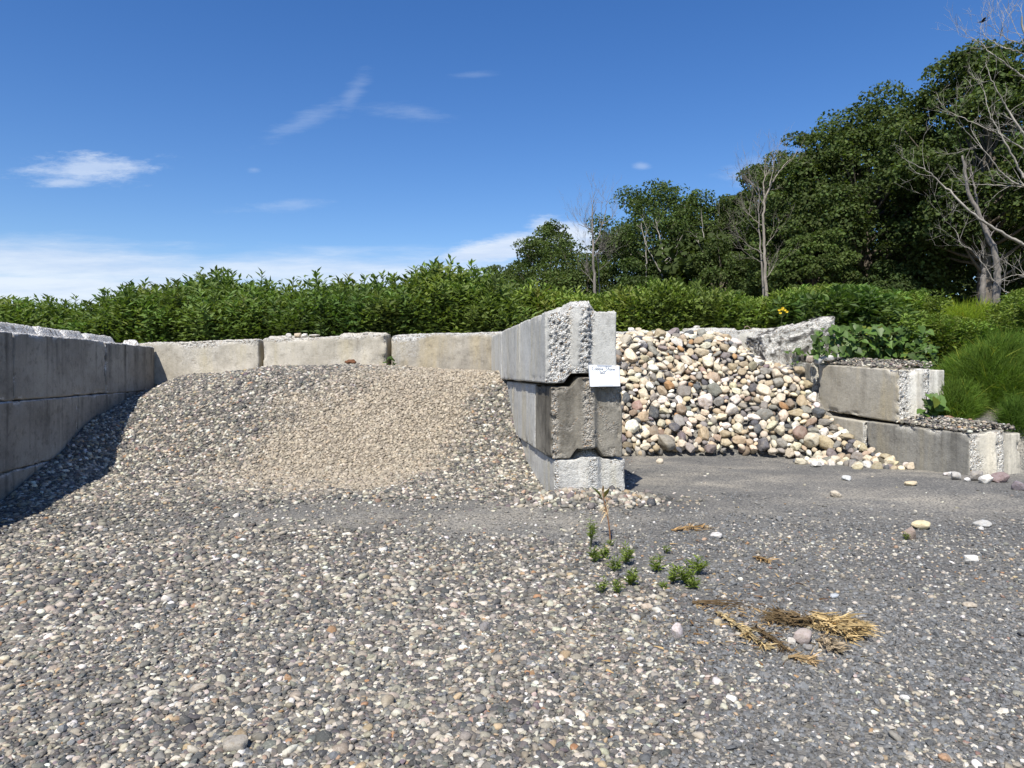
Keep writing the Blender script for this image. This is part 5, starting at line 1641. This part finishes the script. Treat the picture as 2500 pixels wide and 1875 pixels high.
def make_tree(base, hgt, rad, label, seed, leaf=0.2, nleaf=16000, low=0.2, clumps=70, tint=(1, 1, 1), trunk_r=0.22, bark=None, shape=1.0, lean=(0, 0), gap=0.0, name='broadleaf_tree', group=None):
    """trunk with limbs and a crown of many leaf-sized faces gathered in clumps"""
    r = np.random.default_rng(seed)
    leaf *= 0.76; nleaf = int(nleaf * 1.6); clumps = int(clumps * 2.2)
    root = empty(name, tuple(base)); T(root, label, 'tree', group)
    cz = hgt * (low + (1 - low) / 2); rz = hgt * (1 - low) / 2
    # clump centres over a lumpy egg
    c = r.normal(size=(clumps, 3)); c /= np.linalg.norm(c, axis=1, keepdims=True)
    rr = r.uniform(0.35, 1.0, clumps) ** 0.5
    c = c * rr[:, None]
    c[:, 0] += 0.0; wid = 1 - 0.35 * np.clip(c[:, 2], 0, 1) * shape
    cen = np.stack([c[:, 0] * rad * wid, c[:, 1] * rad * wid, cz + c[:, 2] * rz], 1)
    lump = 0.60 + 0.75 * fbm(c * 1.9 + seed, 1.0, 2, seed)
    cen[:, :2] *= lump[:, None]; cen[:, 2] = cz + (cen[:, 2] - cz) * (0.70 + 0.36 * lump)
    cen[:, 0] += lean[0] * (cen[:, 2] / hgt); cen[:, 1] += lean[1] * (cen[:, 2] / hgt)
    cr = rad * r.uniform(0.13, 0.40, clumps) * (70 / clumps) ** 0.33 * 1.15
    pick = r.choice(clumps, nleaf, p=cr ** 2 / np.sum(cr ** 2))
    d = r.normal(size=(nleaf, 3)); d[:, 2] += 0.35; d /= np.linalg.norm(d, axis=1, keepdims=True)
    q = r.uniform(0.25, 1.0, nleaf) ** 0.45
    dd = d * (q * cr[pick])[:, None]; dd[:, 2] *= 0.60
    t = cen[pick] + dd
    if gap > 0:
        k = fbm(t + seed, 0.55, 2, seed + 3) > gap
        t, d, pick = t[k], d[k], pick[k]
    N = len(t)
    nn = d * 0.6 + np.array([[0, 0, 0.6]]) + r.normal(0, 0.75, (N, 3))
    R = frames(nn, r.uniform(0, 6.28, N))
    s_ = leaf * r.uniform(0.6, 1.35, N)
    v, f = scatter(TLEAF[0], TLEAF[1], R, t, np.stack([s_, s_, s_], 1))
    sh = r.uniform(0.75, 1.22, clumps)[pick][:, None] * r.uniform(0.6, 1.4, (N, 1)) * np.array([tint]) * (1 + r.normal(0, 0.05, (N, 3)))
    mesh('crown', v, f, M_TREE, root, cols=np.repeat(sh, 4, 0), smooth=False)
    out = []
    top = np.array([lean[0] * 0.8, lean[1] * 0.8, hgt * 0.86])
    s = np.linspace(0, 1, 10)[:, None]
    tr = top * s + np.concatenate([r.normal(0, 0.012 * hgt, (10, 2)) * np.sin(s * 3.1), np.zeros((10, 1))], 1)
    tr[:, :2] *= s ** 0.6
    out.append((tr, np.linspace(trunk_r, trunk_r * 0.2, 10) * (1 + 0.5 * np.exp(-np.linspace(0, 9, 10) * 1.2))))
    for k in r.choice(clumps, min(clumps, 34), replace=False):
        h0 = np.clip(cen[k, 2] * r.uniform(0.45, 0.75), hgt * 0.1, hgt * 0.8)
        p0 = np.array([np.interp(h0, tr[:, 2], tr[:, 0]), np.interp(h0, tr[:, 2], tr[:, 1]), h0])
        mid = (p0 + cen[k]) / 2 + np.array([0, 0, -0.04 * hgt]) + r.normal(0, 0.1, 3)
        ss = np.linspace(0, 1, 6)[:, None]
        out.append(((1 - ss) ** 2 * p0 + 2 * ss * (1 - ss) * mid + ss ** 2 * cen[k], np.linspace(trunk_r * 0.30, 0.02, 6)))
    v, f = tubes(out, 7)
    mesh('trunk', v, f, bark or M_BARK, root)
    return root


def tree_px(px, d, top, wpx, basez, label, seed, **kw):
    x = (px - 1250) / F * d
    z = basez
    h = (HY - top) / F * d - z
    return make_tree((x, d, z), h, wpx / F * d * 1.16, label, seed, **kw)


def build_trees():
    G = 'leafy trees along the wood edge'
    # front of the wood, right to left
    tree_px(2405, 36, 140, 190, 2.3, 'tallest dark green oak at the right behind the bare branches', 201, leaf=0.25, nleaf=34000, low=0.22, clumps=95, trunk_r=0.34, group=G, gap=0.33, shape=0.7)
    tree_px(2115, 42, 248, 205, 2.2, 'huge rounded green oak left of the tallest one', 202, leaf=0.25, nleaf=44000, low=0.05, clumps=130, trunk_r=0.38, group=G, shape=0.75, gap=0.30)
    tree_px(1965, 44, 325, 120, 1.9, 'green crown forming the left shoulder of the huge oak', 203, leaf=0.22, nleaf=26000, low=0.04, clumps=80, group=G, shape=0.8)
    tree_px(1985, 36, 550, 80, 1.7, 'low spreading tree in front of the huge oak', 204, leaf=0.19, nleaf=20000, low=0.03, clumps=70, tint=(1.1, 1.1, 1.0), group=G, shape=0.5)
    tree_px(2175, 38, 640, 62, 1.8, 'dim understorey tree below the huge oak', 205, leaf=0.19, nleaf=14000, low=0.05, clumps=60, tint=(0.9, 0.95, 1), group=G)
    tree_px(2300, 46, 330, 150, 2.3, 'deep shaded tree between the two biggest oaks', 206, leaf=0.26, nleaf=22000, low=0.34, clumps=80, tint=(0.8, 0.85, 0.9), group=G)
    tree_px(2520, 44, 210, 170, 2.3, 'leafy tree cut by the right frame edge', 207, leaf=0.26, nleaf=22000, low=0.05, clumps=80, group=G, gap=0.36)
    tree_px(1862, 52, 412, 92, 1.8, 'green tree directly behind the white dead trunk', 208, leaf=0.26, nleaf=18000, low=0.06, clumps=64, group=G, shape=0.6)
    tree_px(1790, 56, 478, 72, 1.6, 'narrow tree left of the white dead trunk', 209, leaf=0.27, nleaf=12000, low=0.04, clumps=50, group=G, shape=0.4)
    tree_px(1715, 58, 458, 66, 1.5, 'thin airy tree with sky showing through, beside the domed one', 210, leaf=0.26, nleaf=8000, low=0.22, clumps=40, tint=(1.2, 1.25, 1.1), group=G, gap=0.42, shape=0.3)
    tree_px(1612, 58, 452, 128, 1.5, 'domed tree with forked white trunks in the centre', 211, leaf=0.25, nleaf=19000, low=0.36, clumps=70, tint=(1.05, 1.1, 1.05), group=G, bark=M_DEADWOOD, shape=0.6, gap=0.32, trunk_r=0.15)
    tree_px(1640, 64, 600, 110, 1.3, 'low dark tree under the domed one', 212, leaf=0.27, nleaf=12000, low=0.02, clumps=50, tint=(0.85, 0.9, 0.9), group=G, shape=0.3)
    tree_px(1500, 66, 562, 70, 1.3, 'dark tree behind the bare grey tree', 213, leaf=0.28, nleaf=12000, low=0.03, clumps=50, group=G, shape=0.5, tint=(0.95, 0.95, 0.95))
    tree_px(1345, 66, 538, 62, 1.1, 'leftmost tall tree with an airy domed top', 214, leaf=0.27, nleaf=9000, low=0.30, clumps=44, group=G, gap=0.36, shape=0.5, tint=(1.15, 1.15, 1.05))
    tree_px(1345, 60, 588, 108, 1.0, 'rounded green tree below the airy domed top', 215, leaf=0.25, nleaf=16000, low=0.02, clumps=60, group=G, shape=0.7, tint=(1.1, 1.1, 1.0))
    tree_px(1262, 80, 640, 46, 1.0, 'small dark tree at the left end of the wood', 216, leaf=0.3, nleaf=6000, low=0.05, clumps=30, group=G)
    tree_px(1205, 90, 648, 38, 1.0, 'small distant tree left of the wood, half hidden by weeds', 217, leaf=0.32, nleaf=5000, low=0.05, clumps=28, group=G)
    tree_px(1435, 58, 622, 80, 1.1, 'bushy low tree at the foot of the bare grey tree', 218, leaf=0.24, nleaf=9000, low=0.02, clumps=45, group=G, tint=(1.05, 1.05, 1.0))
    tree_px(1560, 54, 640, 70, 1.2, 'low bushy tree left of the forked white trunks', 219, leaf=0.24, nleaf=9000, low=0.02, clumps=45, group=G, tint=(0.95, 1, 1))
    tree_px(1760, 50, 600, 80, 1.4, 'low bushy tree left of the white dead trunk', 220, leaf=0.23, nleaf=11000, low=0.02, clumps=45, group=G)
    tree_px(1910, 46, 560, 80, 1.6, 'low bushy tree right of the white dead trunk', 221, leaf=0.22, nleaf=11000, low=0.02, clumps=45, group=G, tint=(1, 1.05, 1))
    # the wood behind: no single tree can be made out
    r = np.random.default_rng(230)
    n = 40000
    t = np.stack([r.uniform(11, 54, n), r.uniform(51, 61, n), np.zeros(n)], 1)
    px = 1250 + F * t[:, 0] / t[:, 1]
    top = np.interp(px, [1500, 1620, 1700, 1850, 1950, 2050, 2300, 2500, 2900], [650, 580, 570, 530, 430, 370, 310, 340, 340])
    hz = (HY - top) / F * t[:, 1]
    t[:, 2] = 0.9 + r.random(n) ** 1.7 * (hz - 0.9)
    t += (fbm(t, 0.35, 2, 5) - 0.5)[:, None] * np.array([[3, 4, 3]])
    R = frames(r.normal(0, 0.6, (n, 3)) + np.array([[0, -0.3, 0.7]]), r.uniform(0, 6.28, n))
    s_ = r.uniform(0.4, 0.8, n)
    v, f = scatter(TLEAF[0], TLEAF[1], R, t, np.stack([s_] * 3, 1))
    o = mesh('far_woods', v, f, M_TREE, cols=np.repeat(r.uniform(0.6, 1.0, (n, 1)) * np.ones((1, 3)), 4, 0), smooth=False)
    T(o, 'dark mass of woodland behind the front trees', 'woods', kind='stuff')
    n = 9000
    t = np.stack([r.uniform(-130, -60, n), r.uniform(118, 132, n), np.zeros(n)], 1)
    t[:, 2] = (r.random(n) * (6.5 + 5.5 * fbm(t, 0.09, 2, 9)))
    R = frames(r.normal(0, 0.6, (n, 3)) + np.array([[0, -0.3, 0.7]]), r.uniform(0, 6.28, n))
    s_ = r.uniform(0.6, 1.1, n)
    v, f = scatter(TLEAF[0], TLEAF[1], R, t, np.stack([s_] * 3, 1))
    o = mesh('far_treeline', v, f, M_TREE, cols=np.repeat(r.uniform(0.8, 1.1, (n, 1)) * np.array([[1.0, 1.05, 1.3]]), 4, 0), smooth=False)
    T(o, 'distant dark treeline beyond the weeds at far left', 'woods', kind='stuff')
build_trees()


def bare_tree(name, label, mains, d, rad0, seed, mat, twigs, tw_len, tw_rad, kids=(2, 4), depth=2, spread=0.5, up=0.25, depth_jit=0.6):
    """mains: polylines of photo pixels at depth d with a start radius; every one gets twigs"""
    r = np.random.default_rng(seed)
    lines = []
    thin = {301: 0.5, 304: 0.42, 305: 0.42, 306: 0.5, 307: 0.5, 308: 0.62, 309: 0.6, 310: 0.6}.get(seed, 0.72)
    for pts, ra, rb in mains:
        ra, rb = ra * thin, rb * thin
        jit = np.cumsum(r.normal(0, depth_jit / max(2, len(pts)), len(pts)))
        P3 = np.array([P(a, b, d + j) for (a, b), j in zip(pts, jit)])
        n = len(P3); tt = np.linspace(0, n - 1, n * 4)
        fine = np.stack([np.interp(tt, np.arange(n), P3[:, k]) for k in range(3)], 1)
        fine[1:-1] += r.normal(0, 0.012 * d / 22, (len(fine) - 2, 3))
        lines.append((fine, np.linspace(ra, rb, len(fine))))
    o0 = lines[0][0][0]
    root = empty(name, tuple(o0)); T(root, label, 'tree', None)
    v, f = tubes([(p - o0, q) for p, q in lines[:1]], 9)
    mesh('trunk', v, f, mat, root)
    out = list(lines[1:])
    for k, (p, q) in enumerate(lines):
        n = len(p); nt = twigs if k else int(twigs * 1.2)
        for _ in range(nt):
            i = int(r.integers(n // 4 if k else n // 2, n))
            t = p[i] - p[i - 1]; t /= np.linalg.norm(t) + 1e-9
            s_ = t + r.normal(0, spread, 3); s_[2] += up
            branchy(r, p[i], s_, tw_len * r.uniform(0.5, 1.3), min(tw_rad, q[i] * 0.6) * r.uniform(0.6, 1.1), depth, out, spread, up, 5, kids, 0.6, 0.14)
    if out:
        v, f = tubes([(p - o0, q) for p, q in out], 5)
        mesh('branches', v, f, mat, root)
    return root


def build_bare():
    # big bare tree at the right: its trunk stands just outside the frame
    L = [([(2590, 800), (2585, 720), (2575, 640), (2568, 560), (2560, 470), (2548, 380), (2535, 290), (2520, 200), (2505, 110), (2495, 40)], 0.28, 0.05),
         ([(2575, 645), (2540, 615), (2500, 597), (2470, 582), (2437, 563), (2397, 537), (2355, 505), (2320, 467), (2302, 456), (2283, 432), (2259, 414), (2232, 401), (2200, 385)], 0.13, 0.012),
         ([(2562, 500), (2525, 465), (2503, 437), (2490, 415), (2479, 395), (2449, 339), (2436, 320), (2418, 286), (2408, 251), (2403, 222)], 0.10, 0.012),
         ([(2550, 400), (2525, 360), (2500, 327), (2482, 301), (2454, 258), (2436, 225), (2421, 195), (2408, 162), (2406, 147)], 0.09, 0.010),
         ([(2535, 250), (2515, 205), (2500, 190), (2477, 172), (2436, 142), (2411, 124), (2399, 106), (2373, 92), (2345, 89)], 0.07, 0.008),
         ([(2520, 160), (2500, 135), (2480, 125), (2455, 118), (2441, 111), (2416, 96), (2395, 84), (2378, 73)], 0.05, 0.007),
         ([(2515, 130), (2500, 109), (2464, 99), (2443, 84), (2425, 70), (2404, 57)], 0.04, 0.006),
         ([(2443, 88), (2446, 70), (2451, 46), (2450, 30)], 0.025, 0.006),
         ([(2555, 430), (2525, 385), (2500, 365), (2444, 329), (2405, 312), (2363, 294), (2322, 276), (2300, 262)], 0.07, 0.008),
         ([(2562, 480), (2530, 462), (2500, 457), (2460, 454), (2416, 450), (2375, 451), (2339, 451)], 0.06, 0.008),
         ([(2560, 470), (2530, 462), (2500, 455), (2469, 442), (2444, 420), (2406, 372), (2388, 352), (2352, 314), (2335, 296)], 0.075, 0.008),
         ([(2588, 760), (2545, 748), (2500, 734), (2475, 726), (2450, 709), (2424, 682), (2400, 642), (2371, 608), (2331, 595)], 0.06, 0.008),
         ([(2371, 608), (2348, 597), (2331, 560), (2310, 542), (2303, 527)], 0.025, 0.006),
         ([(2588, 770), (2540, 700), (2500, 672), (2470, 672), (2435, 690)], 0.05, 0.01)]
    bare_tree('bare_tree', 'big bleached bare tree reaching in from the right frame edge', L, 23.0, 0.3, 301, M_DEADWOOD, 7, 0.95, 0.012, (2, 4), 2, 0.55, 0.22, 1.2)
    # twin grey trunks
    bare_tree('dead_tree', 'thick grey dead trunk with a bent top, right one of the pair', [([(2431, 800), (2429, 760), (2433, 700), (2436, 658), (2428, 605), (2412, 575), (2387, 513), (2363, 470), (2357, 428), (2349, 380)], 0.20, 0.05),
              ([(2387, 513), (2381, 470), (2376, 440), (2372, 420)], 0.06, 0.03)], 25.5, 0.2, 302, M_GREYWOOD, 5, 0.8, 0.02, (2, 3), 1)
    bare_tree('dead_tree', 'broken grey snag, left one of the pair of thick trunks', [([(2398, 800), (2400, 750), (2399, 700), (2402, 670), (2407, 655)], 0.155, 0.10), ([(2402, 672), (2394, 640), (2390, 620)], 0.04, 0.015)], 25.0, 0.2, 303, M_GREYWOOD, 3, 0.6, 0.02, (2, 3), 1)
    # white dead trunk in front of the wood
    bare_tree('dead_tree', 'tall white dead trunk standing among the weeds, twiggy crown', [([(1873, 760), (1871, 728), (1868, 648), (1866, 583), (1863, 531), (1866, 485), (1879, 454), (1897, 428), (1915, 402), (1930, 388)], 0.20, 0.025),
              ([(1866, 490), (1864, 455), (1866, 420), (1868, 390), (1870, 375)], 0.09, 0.015), ([(1866, 555), (1840, 535), (1815, 510), (1800, 495)], 0.06, 0.012),
              ([(1867, 620), (1835, 605), (1815, 590), (1798, 575)], 0.06, 0.012), ([(1879, 454), (1885, 420), (1890, 395), (1892, 380)], 0.06, 0.01), ([(1870, 600), (1890, 575), (1900, 560)], 0.04, 0.01),
              ([(1869, 680), (1882, 665), (1888, 650)], 0.04, 0.012), ([(1865, 500), (1845, 465), (1825, 440), (1812, 425)], 0.05, 0.01), ([(1866, 470), (1840, 450), (1818, 432)], 0.04, 0.01)],
              34.0, 0.2, 304, M_PALEWOOD, 6, 1.05, 0.014, (2, 4), 2, 0.5, 0.3, 0.8)
    bare_tree('dead_tree', 'thinner grey dead trunk right behind the white one', [([(1866, 740), (1861, 674), (1856, 600), (1852, 531), (1853, 467), (1851, 440)], 0.13, 0.02), ([(1854, 570), (1830, 540), (1810, 520)], 0.04, 0.01),
              ([(1858, 640), (1830, 625), (1802, 600)], 0.04, 0.01), ([(1853, 500), (1835, 470), (1822, 450)], 0.04, 0.01)], 35.0, 0.2, 305, M_GREYWOOD, 7, 1.1, 0.012, (2, 4), 2, 0.5, 0.3)
    # bare tree left of the domed one
    bare_tree('dead_tree', 'bare grey dead tree with upswept twigs against the sky', [([(1455, 745), (1453, 718), (1450, 659), (1447, 622), (1448, 586), (1447, 560), (1445, 532), (1449, 496), (1451, 487)], 0.22, 0.025),
              ([(1451, 600), (1463, 576), (1470, 550), (1478, 523), (1482, 492), (1478, 488)], 0.11, 0.015), ([(1446, 570), (1431, 552), (1422, 534)], 0.07, 0.012), ([(1431, 555), (1412, 548), (1406, 535)], 0.04, 0.01),
              ([(1449, 690), (1435, 672), (1420, 658)], 0.06, 0.02), ([(1448, 625), (1472, 612), (1490, 600)], 0.05, 0.01), ([(1446, 615), (1430, 600)], 0.05, 0.01), ([(1470, 550), (1490, 535), (1504, 520)], 0.05, 0.01)],
              47.0, 0.2, 306, M_GREYWOOD, 8, 1.25, 0.022, (2, 4), 2, 0.42, 0.45, 0.8)
    bare_tree('dead_tree', 'thin grey dead stem just right of the bare tree', [([(1466, 740), (1463, 700), (1461, 650), (1462, 620), (1467, 600)], 0.09, 0.03), ([(1462, 660), (1485, 640), (1500, 628)], 0.03, 0.01), ([(1464, 640), (1475, 600), (1480, 580)], 0.04, 0.01)], 48.0, 0.2, 307, M_GREYWOOD, 7, 1.2, 0.02, (2, 4), 2)
    # white stems under the domed tree
    bare_tree('white_tree', 'forked white trunk under the domed tree', [([(1616, 705), (1615, 686), (1619, 649), (1617, 612), (1610, 578), (1606, 561), (1600, 535)], 0.14, 0.03), ([(1613, 663), (1596, 635), (1579, 604), (1569, 567), (1566, 545)], 0.09, 0.03),
              ([(1619, 640), (1636, 627), (1667, 573)], 0.07, 0.02), ([(1618, 650), (1635, 635), (1645, 615)], 0.04, 0.01)], 53.5, 0.2, 308, M_DEADWOOD, 4, 0.9, 0.02, (1, 3), 1)
    bare_tree('white_tree', 'straight white trunk left of the forked one', [([(1577, 700), (1577, 677), (1578, 635), (1576, 600), (1578, 555)], 0.13, 0.04)], 54.0, 0.2, 309, M_DEADWOOD, 3, 0.9, 0.02, (1, 3), 1)
    bare_tree('white_tree', 'short white trunk under the thin airy tree', [([(1719, 640), (1718, 612), (1717, 570), (1712, 520)], 0.10, 0.03), ([(1716, 615), (1705, 590), (1700, 575)], 0.05, 0.02)], 53.0, 0.2, 310, M_DEADWOOD, 3, 0.9, 0.02, (1, 3), 1)
    bare_tree('white_tree', 'pale stub of trunk low in the dark wood', [([(2209, 790), (2206, 760), (2205, 725)], 0.11, 0.09)], 27.0, 0.2, 311, M_GREYWOOD, 0, 0.5, 0.02)
build_bare()


def build_bird():
    c = P(2399, 52, 22.6)
    st = np.array([-0.105, -0.09, -0.07, -0.04, 0.0, 0.035, 0.06, 0.078, 0.095, 0.115])
    rad = np.array([0.006, 0.010, 0.014, 0.026, 0.033, 0.028, 0.020, 0.020, 0.012, 0.001])
    pts = np.stack([st, np.zeros(10), 0.25 * st + 0.01 * np.sin(st * 20)], 1)
    v, f = tubes([(pts, rad)], 10)
    wing = []
    for s_ in (-1, 1):
        wing.append((np.array([(0.03, s_ * 0.02, 0.02), (0.05, s_ * 0.09, 0.045), (-0.01, s_ * 0.17, 0.05), (-0.06, s_ * 0.15, 0.035), (-0.05, s_ * 0.02, 0.01), (0.0, s_ * 0.09, 0.052)]), np.array([(0, 1, 5, 4), (1, 2, 3, 5), (4, 5, 3, 3)])))
    V, Fq, o = [v], [f], len(v)
    tail = np.array([(-0.09, -0.012, -0.02), (-0.09, 0.012, -0.02), (-0.165, 0.025, -0.04), (-0.165, -0.025, -0.04)])
    V.append(tail); Fq.append(np.array([(0, 1, 2, 3)]) + o); o += 4
    tri = []
    for w_, q in wing:
        V.append(w_); Fq.append(q[:2] + o); tri.append(q[2:, :3] + o); o += len(w_)
    V = np.concatenate(V)
    o_ = mesh('bird', V, [np.concatenate(Fq), np.concatenate(tri)], plain_mat('black_plumage', (0.02, 0.02, 0.024), 0.6, 0.2, 20), loc=tuple(c))
    T(o_, 'small black bird at the top of the bare right hand tree', 'bird')
build_bird()

# ------------------------------------------------------------------ lift everything to the yard's own zero
bpy.context.view_layer.update()
for o in list(COL.objects):
    if o.parent is None and o.type not in {'CAMERA', 'LIGHT'}:
        o.location.z += E
